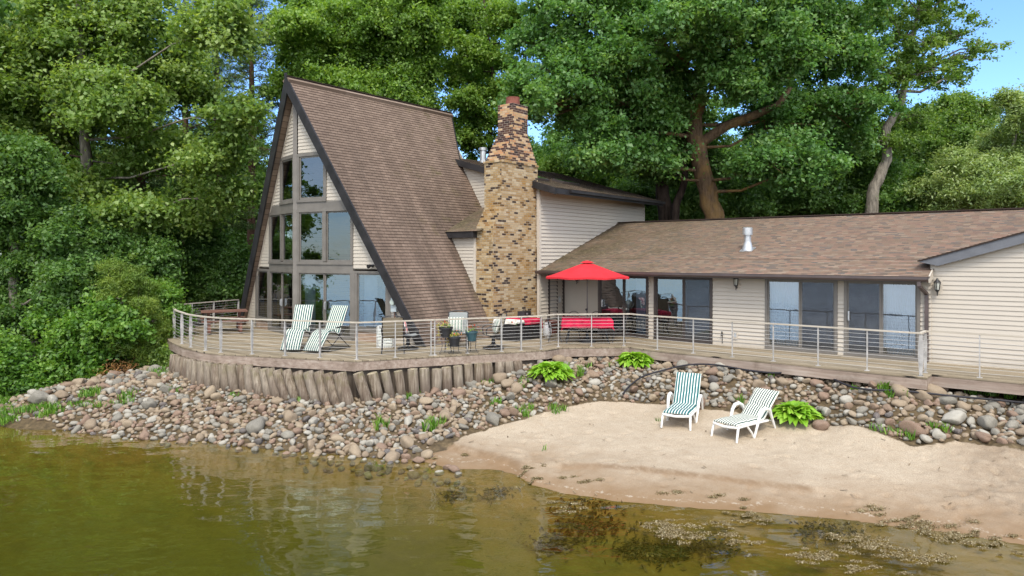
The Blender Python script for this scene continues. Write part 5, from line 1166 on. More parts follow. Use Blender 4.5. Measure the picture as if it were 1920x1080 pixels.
def crown(name, lobes, n_leaf, mat, rng, L_=.16, W_=.11, clump=.42, shell=.55, parent=None, off=(0, 0, 0), flat=.7, bias=.35, clump_leaves=60, sparse=1.0):
    n_leaf = int(n_leaf*DENS)
    """leaves in clumps over the lobes' volume, denser toward the outside; returns (object, clump centres)"""
    extra = []
    for c, r in lobes:
        for _ in range(5):
            d = rng.normal(size=3); d /= np.linalg.norm(d); f = rng.uniform(.22, .5); extra.append((np.asarray(c)+d*np.asarray(r)*rng.uniform(.65, 1.45), tuple(np.asarray(r)*f)))
    nl0 = len(lobes); lobes = list(lobes)+extra
    vol = np.array([max(1e-6, a[1][0]*a[1][1]*a[1][2])**(2/3) for a in lobes]); vol /= vol.sum(); nc = max(len(lobes), int(n_leaf/DENS/clump_leaves*1.6)); cs = []; outd = []; lb = []
    for li, ((c, r), f) in enumerate(zip(lobes, vol)):
        k = max(1, int(round(nc*f))); d = rng.normal(size=(k, 3)); d /= np.linalg.norm(d, axis=1, keepdims=True); d[:, 2] = np.where(d[:, 2] < -.55, -d[:, 2], d[:, 2])
        rad = rng.uniform(shell*.6, 1.12, (k, 1))**.8*rng.uniform(.85, 1.15, (k, 1)); cs.append(np.asarray(c)+d*rad*np.asarray(r)); outd.append(d); lb += [li if li < nl0 else (li-nl0)//5]*k
    cs = np.concatenate(cs); outd = np.concatenate(outd); k = len(cs); size = rng.uniform(.55, 1.35, k)*clump
    w = size**2; cnt = rng.multinomial(n_leaf, w/w.sum()); idx = np.repeat(np.arange(k), cnt); N = len(idx)
    e = rng.normal(size=(N, 3)); e /= np.linalg.norm(e, axis=1, keepdims=True); e *= np.abs(rng.normal(0, .62, (N, 1)))+.1; e[:, 2] *= flat
    pos = cs[idx]+e*size[idx][:, None]*1.05
    nrm = e*.35+outd[idx]*bias*.6+rng.normal(size=(N, 3))*.62+np.array([0, 0, .42])
    tint = np.clip(rng.normal(.5, .17, k)[idx]+rng.normal(0, .17, N), 0, 1)
    v = leaf_quads(pos, nrm, L_, W_, rng)-np.asarray(off, float)
    o = np_mesh(name, v, np.arange(N*4).reshape(-1, 4), mat, parent, {'tint': ('FACE', tint)})
    return o, cs, lb
def tree(name, label, group, trunk, radii, lobes, n_leaf, leaf, bark, seed, L_=.17, W_=.12, clump=.45, shell=.5, twigs=True, limb_r=.06, cl=60, limbs=(), **k):
    """trunk: list of world points; lobes: list of (centre, radii)"""
    rng = np.random.default_rng(seed); rd = random.Random(seed); base = np.array(trunk[0], float)
    t = thing(name, label, 'tree', base, 0, group); mb = MB()
    tr = [np.array(p, float) for p in trunk]; fine = []; fr = []
    for i in range(len(tr)-1):
        for j in range(4):
            f = j/4; p = tr[i]+(tr[i+1]-tr[i])*f
            if i+j: p = p+np.array([rd.uniform(-1, 1), rd.uniform(-1, 1), 0])*radii[i]*.16
            fine.append(p); fr.append(radii[i]+(radii[i+1]-radii[i])*f)
    fine.append(tr[-1]); fr.append(radii[-1]); fr[0] *= 1.25
    mb.tube(fine, fr, 12)
    c_ob, cs, lb = crown('crown', lobes, n_leaf, leaf if not isinstance(leaf, str) else LM[leaf], rng, L_, W_, clump, shell, t, base, clump_leaves=cl, **k)
    fz = np.array([p for p in fine])
    for li, (c, r) in enumerate(lobes):
        c = np.array(c, float); cand = [i for i in range(len(fz)) if fz[i][2] < c[2]-.1*np.linalg.norm(c-fz[i])]
        i = min(cand or [0], key=lambda q: np.linalg.norm(fz[q]-c)+.0); s = fz[i]; rr0 = min(fr[i]*.62, limb_r*(.7+.1*np.linalg.norm(c-s)))
        m1 = s+(c-s)*.35+np.array([rd.uniform(-.3, .3), rd.uniform(-.3, .3), -.25]); m2 = s+(c-s)*.7+np.array([rd.uniform(-.3, .3), rd.uniform(-.3, .3), .1])
        mb.tube([s, m1, m2, c], [rr0, rr0*.75, rr0*.5, rr0*.25], 7, 0, False)
        if twigs:
            ids = [q for q in range(len(cs)) if lb[q] == li]; rd.shuffle(ids)
            for q in ids[:26]:
                st = m2+(c-m2)*rd.uniform(0, 1); en = cs[q]; mm = (st+en)/2+np.array([rd.uniform(-.2, .2), rd.uniform(-.2, .2), rd.uniform(-.1, .25)]); mb.tube([st, mm, en], [rr0*.26+.006, rr0*.16+.004, .004], 4, 0, False)
    for path, r0, r1 in limbs: mb.tube(path, list(np.linspace(r0, r1, len(path))), 9, 0, False)
    mb.build('trunk', bark, t, base, smooth=True, sharp=70)
    return t
def lobe(px, py, rx, ry, D, dz=.9): return (at(px, py, D), (rx*D/FOC, max(rx, ry)*D/FOC*dz, ry*D/FOC))
def lobes(D, L_, seed=0, jit=2.0):
    rd = random.Random(seed); return [lobe(x, y, rx, ry, D+rd.uniform(-jit, jit)) for x, y, rx, ry in L_]
def trunk_px(D, pts): return [at(x, y, D) if i else (lambda p: np.array([p[0], p[1], h1(p[0], p[1])-.2]))(at(x, y, D)) for i, (x, y) in enumerate(pts)]
# --- the big oak over the wing
tree('oak_tree', 'huge dark green oak with a thick bent ochre trunk rising behind the wing roof', None, trunk_px(31, [(1362, 520), (1338, 400), (1316, 320), (1300, 235), (1312, 190), (1322, 90), (1335, -20), (1330, -140)]), [.50, .43, .39, .36, .31, .25, .18, .12],
     lobes(30, [(1100, 50, 110, 80), (1060, 160, 90, 70), (1170, 190, 105, 80), (1240, 70, 120, 90), (1390, 70, 125, 100), (1215, 300, 70, 55), (1480, 110, 110, 95), (1470, 235, 85, 60), (1570, 205, 85, 55), (1130, 270, 75, 50), (1020, 80, 70, 70), (1010, 190, 50, 55), (1360, 150, 80, 50), (1465, 290, 65, 45), (1520, 320, 60, 45), (1200, -60, 190, 90), (1420, -70, 190, 90), (1560, 60, 85, 80), (1240, 150, 70, 60)], 4, 2.4), 95000, 'oak', B_OAK, 1, .21, .15, .52, .45, limb_r=.07, limbs=[([at(*q) for q in ((1314, 268, 31), (1362, 236, 30.6), (1415, 216, 30.2), (1458, 198, 29.8), (1480, 165, 29.6), (1472, 125, 29.5), (1490, 80, 29.5))], .24, .08), ([at(*q) for q in ((1304, 240, 31), (1270, 225, 30.5), (1235, 205, 30), (1205, 212, 29.6), (1180, 225, 29.3))], .16, .05), ([at(*q) for q in ((1322, 120, 31), (1290, 80, 30.6), (1262, 30, 30.2))], .15, .06)])
tree('oak_tree', 'dark forked tree leaning close to the far end of the two-storey roof', None, trunk_px(33, [(1262, 520), (1248, 400), (1240, 350), (1232, 300), (1215, 220)]), [.42, .36, .3, .22, .12], lobes(33.5, [(1230, 240, 70, 50), (1185, 300, 55, 45), (1290, 300, 55, 45), (1120, 230, 70, 50), (1150, 290, 55, 40)], 7, 1.5), 26000, 'dark', B_DARK, 2, .2, .14, .5)
tree('oak_tree', 'slim dark trunk curving up beside the ochre oak trunk', None, trunk_px(32, [(1255, 520), (1268, 385), (1285, 335), (1280, 290), (1300, 240)]), [.22, .18, .15, .11, .07], lobes(32.5, [(1240, 250, 45, 35), (1225, 310, 36, 28)], 9, 1), 8000, 'dark', B_DARK, 3, .2, .14, .5)
# --- open ash with sky behind it
tree('ash_tree', 'open ash tree with a pale crooked trunk, its sparse branches reaching into the blue sky', None, trunk_px(33, [(1622, 520), (1632, 400), (1640, 350), (1662, 300), (1662, 240), (1690, 190), (1705, 110), (1722, 20), (1730, -60)]), [.34, .3, .26, .23, .2, .16, .12, .08, .05],
     lobes(33, [(1650, 40, 50, 45), (1700, 70, 45, 40), (1750, 45, 50, 40), (1795, 70, 40, 28), (1820, 110, 34, 16), (1850, 90, 26, 12), (1690, 140, 55, 40), (1755, 125, 42, 22), (1790, 150, 34, 12), (1640, 180, 60, 40), (1700, -20, 90, 40), (1780, -10, 45, 35), (1610, 110, 55, 45), (1700, 225, 50, 32), (1600, 260, 70, 50), (1740, 85, 35, 22)], 11, 1.8), 11500, 'ash', B_GREY, 4, .19, .12, .34, .3, limb_r=.09, cl=26)
tree('ash_tree', 'dense dark tree filling the gap between the oak and the open ash', None, trunk_px(36, [(1530, 520), (1530, 380), (1540, 250), (1550, 120)]), [.26, .22, .16, .08], lobes(36, [(1540, 290, 85, 60), (1500, 330, 70, 50), (1600, 340, 75, 50), (1430, 350, 60, 45), (1560, 220, 70, 50)], 13, 2), 32000, 'dark', B_DARK, 5, .2, .14, .5)
tree('maple_tree', 'rounded green tree behind the wing roof, lower than the open ash beside it', None, trunk_px(40, [(1775, 520), (1770, 400), (1780, 300), (1785, 220)]), [.24, .2, .14, .07], lobes(40, [(1770, 235, 65, 40), (1810, 215, 35, 25), (1720, 290, 70, 50), (1800, 290, 60, 45), (1850, 330, 50, 40), (1760, 350, 90, 45)], 15, 2), 36000, 'ash', B_DARK, 6, .2, .14, .5)
tree('willow_tree', 'pale feathery willow at the picture edge above the wing roof', None, trunk_px(31, [(1900, 520), (1890, 400), (1885, 330), (1905, 250)]), [.16, .13, .1, .05], lobes(31, [(1850, 335, 85, 45), (1910, 290, 60, 55), (1770, 365, 60, 30), (1930, 220, 45, 45), (1900, 370, 90, 35), (1830, 385, 80, 30)], 17, 1.5), 36000, 'pale', B_GREY, 7, .2, .07, .42)
# --- behind the A-frame
tree('maple_tree', 'bright yellow-green maple directly behind the ridge of the A-frame', None, trunk_px(37, [(690, 520), (690, 400), (695, 200), (700, 60), (700, -40)]), [.3, .27, .22, .14, .08], lobes(36, [(640, 110, 85, 60), (730, 130, 85, 60), (570, 130, 60, 55), (690, 60, 110, 55), (785, 130, 50, 50), (560, 60, 60, 45), (770, 70, 70, 45), (640, 190, 90, 50), (760, 190, 60, 40)], 19, 2), 70000, 'maple', B_DARK, 8, .2, .15, .5)
tree('oak_tree', 'tall shaded tree whose top shows above the bright maple', None, trunk_px(47, [(720, 520), (720, 300), (715, 100), (710, -60)]), [.4, .34, .25, .12], lobes(46, [(700, 0, 90, 55), (790, 10, 70, 50), (600, 0, 80, 50), (820, 80, 45, 45), (680, -50, 150, 50)], 21, 2.5), 30000, 'dark', B_DARK, 9, .24, .17, .6)
tree('oak_tree', 'thin tree with several dark stems showing between the steep roof and the chimney', None, trunk_px(38, [(925, 520), (922, 330), (918, 240), (925, 160), (915, 60), (905, -20)]), [.17, .15, .13, .10, .07, .04], lobes(38, [(900, 50, 60, 50), (870, 150, 38, 35), (930, 120, 45, 40), (950, 40, 40, 35), (880, 215, 32, 24), (925, 230, 35, 25), (850, 30, 40, 45), (890, 100, 40, 30), (860, 260, 30, 25), (895, 270, 30, 22), (960, 180, 30, 30), (915, 180, 30, 25), (870, 190, 35, 22)], 23, 2), 34000, 'maple', B_DARK, 10, .19, .13, .42, .3, limb_r=.08)
tree('maple_tree', 'small bright tree glowing yellow-green above the two-storey roof', None, trunk_px(40, [(1110, 520), (1105, 380), (1100, 320)]), [.14, .11, .06], lobes(40, [(1085, 320, 55, 38), (1140, 345, 50, 30), (1050, 330, 40, 30), (1180, 365, 50, 22)], 25, 1.5), 22000, 'maple', B_DARK, 11, .2, .14, .45)
# --- pines beside the A-frame
def pine(label, D, px, top, bot, w, n_leaf, seed, start):
    rng = np.random.default_rng(seed); rd = random.Random(seed); b = at(px, 560, D); base = np.array([b[0], b[1], h1(b[0], b[1])-.2]); zt = at(px, top, D)[2]; z0 = at(px, start, D)[2]
    t = thing('pine_tree', label, 'tree', base, 0, None); mb = MB(); mb.tube([base, base+np.array([.05, .05, (zt-base[2])*.5]), np.array([base[0], base[1], zt])], [.24, .17, .03], 10); cs = []; od = []
    z = z0
    while z < zt-.4:
        f = (zt-z)/(zt-z0); R_ = w*D/FOC*(.25+.75*f**.7)
        for _ in range(rd.randint(4, 6)):
            a = rd.uniform(0, 6.28); ln = R_*rd.uniform(.6, 1.05); d = np.array([math.cos(a), math.sin(a), 0]); s = np.array([base[0], base[1], z]); e = s+d*ln+np.array([0, 0, rd.uniform(-.25, .25)*ln]); mb.tube([s, (s+e)/2+np.array([0, 0, .12*ln]), e], [.035*f+.012, .02, .006], 5, 0, False)
            for q in np.linspace(.4, 1, max(3, int(ln*2.2))): cs.append(s+(e-s)*q+rng.normal(size=3)*.14); od.append(d)
        z += rd.uniform(.38, .62)
    mb.build('trunk', B_PINE, t, base, smooth=True, sharp=70); cs = np.array(cs); od = np.array(od); k = len(cs); idx = rng.integers(0, k, n_leaf); N = len(idx); e = rng.normal(size=(N, 3)); e /= np.linalg.norm(e, axis=1, keepdims=True); pos = cs[idx]+e*rng.uniform(.05, .42, (N, 1))*np.array([1, 1, .6])
    tint = np.clip(rng.normal(.5, .2, k)[idx]+rng.normal(0, .15, N), 0, 1); np_mesh('crown', leaf_quads(pos, e+rng.normal(size=(N, 3))*.6, .17, .032, rng)-base, np.arange(N*4).reshape(-1, 4), LM['pine'], t, {'tint': ('FACE', tint)})
pine('pine with a dark bare lower trunk just beside the rake of the A-frame', 33, 405, -60, 0, 95, 42000, 31, 420)
pine('tall pine rising behind the leaning rake of the A-frame', 36, 470, -90, 0, 85, 36000, 32, 300)
pine('pine with a reddish trunk showing above the cedar shrubs', 31, 262, -40, 0, 90, 36000, 33, 400)
pine('pine half hidden behind the poplar leaves at the house side of the wood', 38, 345, -80, 0, 100, 36000, 34, 330)
# --- poplars and the dense edge on the shore
tree('poplar_tree', 'tall poplar with a pale straight trunk overhanging the deck corner', None, trunk_px(27, [(170, 620), (168, 430), (160, 300), (152, 150), (148, 0), (150, -120)]), [.24, .21, .18, .15, .11, .06],
     lobes(27, [(130, 60, 85, 75), (240, 50, 90, 80), (330, 170, 75, 60), (200, 200, 85, 70), (400, 60, 70, 60), (300, 290, 80, 55), (410, 300, 55, 40), (150, 370, 75, 50), (50, 170, 70, 70), (440, 210, 45, 35), (340, 400, 55, 35), (430, 370, 38, 28), (250, 410, 60, 40), (60, 20, 80, 60)], 27, 2.2), 44000, 'poplar', B_GREY, 12, .19, .165, .62, .3, limb_r=.045)
tree('poplar_tree', 'slimmer poplar with a slanting bare limb near the picture corner', None, trunk_px(29, [(215, 620), (150, 180), (120, 120), (90, 50), (60, -60)]), [.2, .15, .13, .1, .06], lobes(29, [(90, 110, 70, 60), (40, 70, 60, 60), (110, 250, 70, 50), (30, 240, 60, 60), (180, 120, 60, 50)], 29, 1.6), 20000, 'poplar', B_DARK, 13, .19, .16, .58, .3, limb_r=.05)
tree('boxelder_tree', 'leaning tree with dense deep green leaves at the lake edge', None, trunk_px(23.5, [(66, 735), (40, 640), (25, 540), (30, 420), (40, 330)]), [.2, .17, .15, .1, .05], lobes(23.5, [(40, 330, 65, 65), (25, 430, 75, 65), (110, 440, 75, 65), (40, 540, 75, 55), (130, 540, 60, 50), (190, 470, 60, 50), (20, 620, 55, 45)], 35, 1.3), 52000, 'dark', B_GREY, 14, .15, .11, .36)
for nm, x, y, sc_, sd_ in (('spreading shoreline tree leaning over the lake beyond the boxelder', -31, 3.0, 1, 51), ('taller shoreline tree farther along the lake bank', -36, -3.5, 1.15, 52)):
    z_ = h1(x, y); rd_ = random.Random(sd_); tree('boxelder_tree', nm, None, [(x, y, z_-.2), (x+.3, y, z_+4*sc_), (x+.6, y-.3, z_+9*sc_)], [.3, .22, .08], [((x+rd_.uniform(-2.6, 2.6), y+rd_.uniform(-2.6, 2.6), z_+h_*sc_), (2.1, 2.1, 1.5)) for h_ in (2.5, 3.5, 5, 6, 7, 8, 9, 10, 11, 12)], 16000, 'dark', B_GREY, sd_, .26, .19, .6, twigs=False)
def shrub(label, px, py, D, L_, n, leaf, seed, L2=.13, W2=.085, name='shrub', cl=40, clump=.26, stems=True, **k):
    rng = np.random.default_rng(seed); b = at(px, py, D); base = np.array([b[0], b[1], h1(b[0], b[1])-.05]); t = thing(name, label, 'shrub', base, 0, None); lb = lobes(D, L_, seed, .5)
    o, cs, _ = crown('foliage', lb, n, LM[leaf], rng, L2, W2, clump, .35, t, base, clump_leaves=cl, **k); mb = MB()
    for q in rng.choice(len(cs), min(26, len(cs)), replace=False): mb.tube([base+rng.normal(size=3)*.06*np.array([1, 1, 0]), (base+cs[q])/2+rng.normal(size=3)*.08, cs[q]], [.018, .012, .004], 5, 0, False)
    mb.build('stems', B_DARK, t, base, smooth=True)
    return t
shrub('bright green broad-leaved shrub hanging over the stones near the lake edge', 170, 720, 21.6, [(150, 650, 60, 50), (210, 610, 50, 40), (110, 690, 45, 40), (120, 600, 40, 30), (170, 700, 45, 24)], 11000, 'lime', 41, .17, .11)
shrub('low green shrub reaching down to the lake water', 35, 745, 20.5, [(30, 700, 60, 45), (-10, 680, 50, 50), (75, 728, 45, 22), (10, 740, 50, 20)], 9000, 'lime', 42, .15, .10)
shrub('soft yellow-green cedar shrub between the broad-leaved shrub and the deck', 255, 705, 22.6, [(250, 590, 38, 60), (270, 650, 50, 45), (230, 530, 32, 45), (295, 670, 35, 28), (215, 670, 40, 35)], 20000, 'cedar', 43, .16, .022, clump=.22, cl=90)
shrub('light green shrub with round leaves spilling through the deck railing corner', 305, 660, 23.6, [(300, 560, 45, 28), (330, 600, 25, 28), (275, 555, 35, 25), (310, 640, 28, 30)], 5200, 'lime', 44, .12, .105)
shrub('ground-hugging bush with small leaves under the end of the deck', 320, 715, 22.4, [(320, 680, 35, 28), (285, 690, 38, 24), (345, 690, 16, 18)], 6000, 'poplar', 45, .10, .075)
shrub('low leafy creeper trailing over the stones below the broad-leaved shrub', 150, 742, 21.0, [(120, 722, 45, 18), (175, 722, 40, 14), (60, 748, 40, 16)], 5000, 'lime', 53, .11, .08)
shrub('young yellow-leaved shrub at the start of the log wall', 322, 700, 22.0, [(322, 672, 14, 14)], 500, 'hosta', 46, .12, .09)
shrub('dark leafy thicket behind the cedar shrub', 200, 640, 25.5, [(200, 520, 70, 60), (260, 490, 50, 45), (120, 600, 60, 60), (300, 500, 40, 40)], 16000, 'dark', 47, .15, .11)
shrub('dark leafy undergrowth beyond the picnic table', 390, 590, 30, [(350, 530, 60, 55), (430, 540, 50, 55), (300, 470, 50, 50), (470, 520, 40, 60), (395, 480, 60, 40)], 20000, 'dark', 48, .17, .12, clump=.35)
shrub('rust-brown dead branch of needles lying over the stones', 215, 725, 21.3, [(205, 700, 26, 12), (228, 690, 20, 12)], 160, 'cedar', 49, .14, .03)
bpy.data.objects[-1] if False else None
dead = leaf_mat('dead_needle', (.20, .09, .025), (.32, .16, .05), (.42, .24, .09), .2)
[c for c in COL.objects if c.name.startswith('shrub')][-1].children[0].data.materials[0] = dead
# --- woods behind everything: shared crowns, each tree its own object
rngb = random.Random(77); protos = []
for i, (leaf, h, w) in enumerate((('dark', 15, 4.2), ('oak', 17, 4.6), ('ash', 13, 4.0))):
    rd = random.Random(100+i); lb = [((rd.uniform(-w, w)*.6, rd.uniform(-w, w)*.6, h*f), (w*.55, w*.55, h*.14)) for f in (.18, .3, .42, .5, .58, .66, .74, .82, .9, .96) for _ in range(2 if f < .9 else 1)]
    protos.append(tree('woodland_tree', 'leafy tree in the shady wood behind the house', 'trees of the wood behind the house', [(0, 0, -.2), (.1, .1, h*.4), (0, .2, h*.85)], [.3, .22, .06], lb, 26000, leaf, B_DARK, 200+i, .30, .22, .7, .2, twigs=False))
slots = [(905, 58), (1030, 48), (1150, 52), (1290, 47), (1400, 50), (1500, 46), (1600, 52), (1700, 47), (1810, 52), (1920, 54), (600, 54), (740, 56), (450, 46), (330, 46), (200, 44), (80, 40), (-30, 38), (390, 60), (1350, 64), (1230, 62), (120, 58)]
for i, (px, D) in enumerate(slots):
    p = at(px, 480, D); z = h1(p[0], p[1]); o = protos[i % 3]; s = {0: .82, 1: .74, 2: .8}[i % 3]*rngb.uniform(.8, 1.05)
    if px > 1700: s *= .62
    if 840 < px < 1010: s *= .62
    if i < 3: o.location = (p[0], p[1], z); o.rotation_euler = (0, 0, rngb.uniform(0, 6)); o.scale = (s, s, s)
    else: dup(o, (p[0], p[1], z), rngb.uniform(0, 6.28), None, s)
for i, (px, py, D, rx, ry) in enumerate([(1290, 410, 36, 90, 50), (1420, 405, 37, 90, 45), (1540, 400, 36, 90, 50), (1660, 400, 35, 90, 40), (1190, 400, 38, 70, 40)]):
    shrub(f'dark understorey bush just above the wing ridge, {ordinal(i)} of five from the {"oak trunk" if False else "picture middle"} outward' if False else ['dark bush at the foot of the ochre oak trunk', 'dark bush between the oak trunk and the slim trunks farther along the wing ridge', 'dark bush above the wing ridge left of the pale crooked ash trunk', 'dark bush at the foot of the pale crooked ash trunk', 'dark bush showing between the two-storey roof and the forked tree'][i], px, 470, D, [(px, py-10, rx, ry)], 9000, 'dark', 60+i, .2, .14, clump=.4, stems=False)
# --- hostas, weeds, floating pondweed
def hosta(label, p, r, seed):
    rng = random.Random(seed); t = thing('hosta_plant', label, 'plant', p, 0, 'lime green hostas among the stones'); V = []; F = []; T = []
    n = 190
    for i in range(n):
        f = (i+.5)/n; a = i*2.4+rng.uniform(-.3, .3); el = R(86-68*f)+rng.uniform(-.12, .12); ln = r*(.68+.34*f)*rng.uniform(.85, 1.12); bw_ = r*.15*rng.uniform(.85, 1.2)
        d = np.array([math.cos(a), math.sin(a), 0]); sd_ = np.array([-math.sin(a), math.cos(a), 0]); pos = np.array([d[0]*.03, d[1]*.03, 0]); e = el; k = 9; tilt = rng.uniform(-.6, .6); ring = []
        for j in range(k+1):
            q = j/k; u = max(0, (q-.30)/.70); wd = .008+bw_*math.sin(math.pi*min(1, u)**.72) if u > 0 else .008
            up = np.array([0, 0, 1.])*math.cos(e)-d*math.sin(e); sv = sd_*math.cos(tilt)+up*math.sin(tilt)
            ring.append((pos-sv*wd+up*wd*.3, pos.copy(), pos+sv*wd+up*wd*.3)); e -= (.03 if q < .3 else .15+.06*(1-f)); pos = pos+(d*math.cos(e)+np.array([0, 0, 1.])*math.sin(e))*ln/k
        o = len(V); V += [tuple(x) for rr_ in ring for x in rr_]; tn = min(1, max(0, rng.gauss(.5, .22)))
        for j in range(k):
            for q in (0, 1): F.append((o+j*3+q, o+j*3+q+1, o+j*3+4+q, o+j*3+3+q)); T.append(min(1, tn+(.0 if q else .06)))
    np_mesh('leaves', np.array(V), np.array(F), LM['hosta'], t, {'tint': ('FACE', T)}, smooth=True); return t
for lab, px, py, r in (('large lime green hosta below the inner corner of the deck, next to the upright logs', 1033, 704, .66), ('lime green hosta tucked under the deck edge where the straight walkway begins', 1191, 683, .58), ('lime green hosta beside the reclined beach lounger', 1491, 784, .60)):
    p = hit(px, py); hosta(lab, (p[0], p[1], h1(p[0], p[1])+.02), r, px)
def blades(name, label, spots, mat, L_=.2):
    V = []; F = []; T = []; rd = random.Random(4)
    for x, y, z, r, n, hh in spots:
        for _ in range(n):
            a = rd.uniform(0, 6.28); q = rd.uniform(0, r); bx, by = x+q*math.cos(a), y+q*math.sin(a); le = hh*rd.uniform(.5, 1.2); lx, ly = rd.gauss(0, .35), rd.gauss(0, .35); w = rd.uniform(.006, .016); b = rd.uniform(0, 6.28); wx, wy = math.cos(b)*w, math.sin(b)*w; o = len(V)
            V += [(bx-wx, by-wy, z-.02), (bx+wx, by+wy, z-.02), (bx+lx*le*.45+wx*.8, by+ly*le*.45+wy*.8, z+le*.6), (bx+lx*le*.45-wx*.8, by+ly*le*.45-wy*.8, z+le*.6), (bx+lx*le*1.0, by+ly*le*1.0, z+le*.85), (bx+lx*le*1.0+.002, by+ly*le*1.0, z+le*.85)]; F += [(o, o+1, o+2, o+3), (o+3, o+2, o+5, o+4)]; tt = rd.random(); T += [tt, tt]
    return tag(np_mesh(name, np.array(V), np.array(F), mat, None, {'tint': ('FACE', T)}), label, 'weeds', kind='stuff')
sp = []; rd = random.Random(6)
for px, py, r, n, hh in [(715, 800, .1, 60, .28), (805, 815, .12, 60, .3), (822, 800, .1, 50, .24), (770, 745, .08, 30, .15), (925, 758, .1, 50, .18), (980, 775, .14, 80, .2), (918, 716, .12, 50, .16), (985, 715, .12, 50, .16), (1040, 745, .15, 70, .18), (1055, 690, .1, 40, .15), (1087, 705, .15, 80, .2), (1110, 690, .12, 40, .15), (1655, 742, .12, 90, .22), (1680, 752, .1, 70, .2), (1565, 712, .1, 50, .2), (1610, 720, .1, 40, .16), (1670, 820, .14, 70, .16), (1695, 815, .12, 60, .2), (1780, 722, .14, 70, .25), (1850, 740, .16, 90, .25), (1890, 740, .16, 90, .25), (1750, 800, .12, 60, .15), (1445, 726, .1, 40, .15), (1400, 742, .1, 40, .15), (1380, 745, .08, 30, .12), (15, 778, .4, 500, .17), (60, 780, .3, 260, .15), (30, 755, .4, 400, .2), (110, 750, .35, 260, .16), (140, 755, .25, 160, .15), (175, 735, .2, 120, .2), (205, 760, .2, 80, .16), (290, 700, .25, 160, .2), (240, 745, .2, 90, .18), (320, 735, .2, 60, .14), (430, 745, .1, 30, .12), (560, 750, .1, 40, .12), (610, 748, .1, 50, .14), (690, 752, .08, 40, .12), (795, 735, .1, 40, .13), (1425, 748, .1, 30, .13), (1590, 745, .1, 30, .12), (1235, 790, .03, 6, .1), (1020, 845, .03, 8, .12)]:
    p = hit(px, py)
    for _ in range(3): x, y = p[0]+rd.gauss(0, r), p[1]+rd.gauss(0, r); sp.append((x, y, h1(x, y)+.03, r, n//3, hh))
blades('weeds', 'green weeds and grass tufts growing among the stones', sp, LM['grass'])
sp2 = []
for i in range(150): a = rd.uniform(-31, -20); b = rd.uniform(12, 24); sp2.append((a, b, h1(a, b), .4, 40, .3))
blades('undergrowth_grass', 'long grass on the shady ground beside the house', sp2, LM['poplar'])
# leaf litter and small plants under the right end of the deck
M_WEED = leaf_mat('pondweed', (.11, .07, .025), (.24, .18, .08), (.44, .38, .25), .2); M_WEEDD = leaf_mat('sunken_weed', (.07, .045, .016), (.13, .085, .024), (.21, .15, .04), .2)
V = []; T = []; rng = np.random.default_rng(5); PW = []
for px, py, rx, n in [(1065, 955, 40, 160), (1040, 945, 25, 60), (1240, 985, 40, 340), (1290, 1000, 60, 520), (1345, 985, 25, 200), (1400, 965, 28, 260), (1420, 980, 30, 240), (1270, 1008, 30, 260), (1380, 1016, 38, 200), (1590, 1010, 55, 360), (1540, 1045, 45, 420), (1650, 1035, 50, 420), (1740, 1050, 45, 420), (1620, 1065, 40, 260), (1490, 1042, 30, 140), (1760, 1000, 60, 460), (1700, 985, 45, 260), (1810, 1008, 40, 320), (1850, 1022, 40, 220), (1660, 970, 50, 130), (1300, 930, 50, 70), (1345, 937, 40, 80), (1100, 912, 40, 90), (985, 890, 22, 160), (1000, 905, 25, 120), (870, 860, 20, 60), (800, 862, 20, 60), (1910, 1045, 25, 60), (1060, 905, 30, 50)]:
    c = un(px, py, z=ZW); w = rx*depth(c)/FOC; m = int(n*3.4)
    lob = rng.normal(size=(max(3, n//25), 2))*np.array([w*.62, w*.36]); j = rng.integers(0, len(lob), m); e = lob[j]+rng.normal(size=(m, 2))*w*np.array([.13, .07])
    for dx_, dy_ in e:
        q = c+RT*dx_+FW*dy_; PW.append((q[0], q[1]))
PW = np.array(PW); hz = hgt(PW[:, 0], PW[:, 1]); zz = np.maximum(ZW+.012, hz+.012); N = len(PW); pos = np.column_stack([PW, zz+rng.uniform(0, .012, N)])
v = leaf_quads(pos, np.array([0, 0, 1.])+rng.normal(size=(N, 3))*.5, .042, .018, rng); tag(np_mesh('pondweed', v, np.arange(N*4).reshape(-1, 4), M_WEED, None, {'tint': ('FACE', np.clip(rng.normal(.5, .28, N), 0, 1))}), 'mats of tan pondweed drifting along the sandy shore', 'pondweed', kind='stuff')
PW = []
for px, py, rx, n in [(1100, 975, 70, 500), (1200, 1005, 40, 300), (1040, 985, 40, 200), (1250, 1015, 40, 200), (1110, 945, 60, 200), (930, 920, 30, 120), (850, 915, 30, 80), (1330, 1010, 50, 200), (1550, 1000, 60, 200)]:
    c = un(px, py, z=ZW-.08); w = rx*depth(c)/FOC
    for _ in range(n): q = c+RT*rng.normal()*w*.6+FW*rng.normal()*w*.35; PW.append((q[0], q[1]))
PW = np.array(PW); hz = hgt(PW[:, 0], PW[:, 1]); N = len(PW); pos = np.column_stack([PW, np.minimum(hz+.05, ZW-.02)])
v = leaf_quads(pos, np.array([0, 0, 1.])+rng.normal(size=(N, 3))*.6, .13, .05, rng); tag(np_mesh('sunken_weed', v, np.arange(N*4).reshape(-1, 4), M_WEEDD, None, {'tint': ('FACE', rng.random(N))}), 'dark weed lying under the shallow water off the beach', 'weeds', kind='stuff')
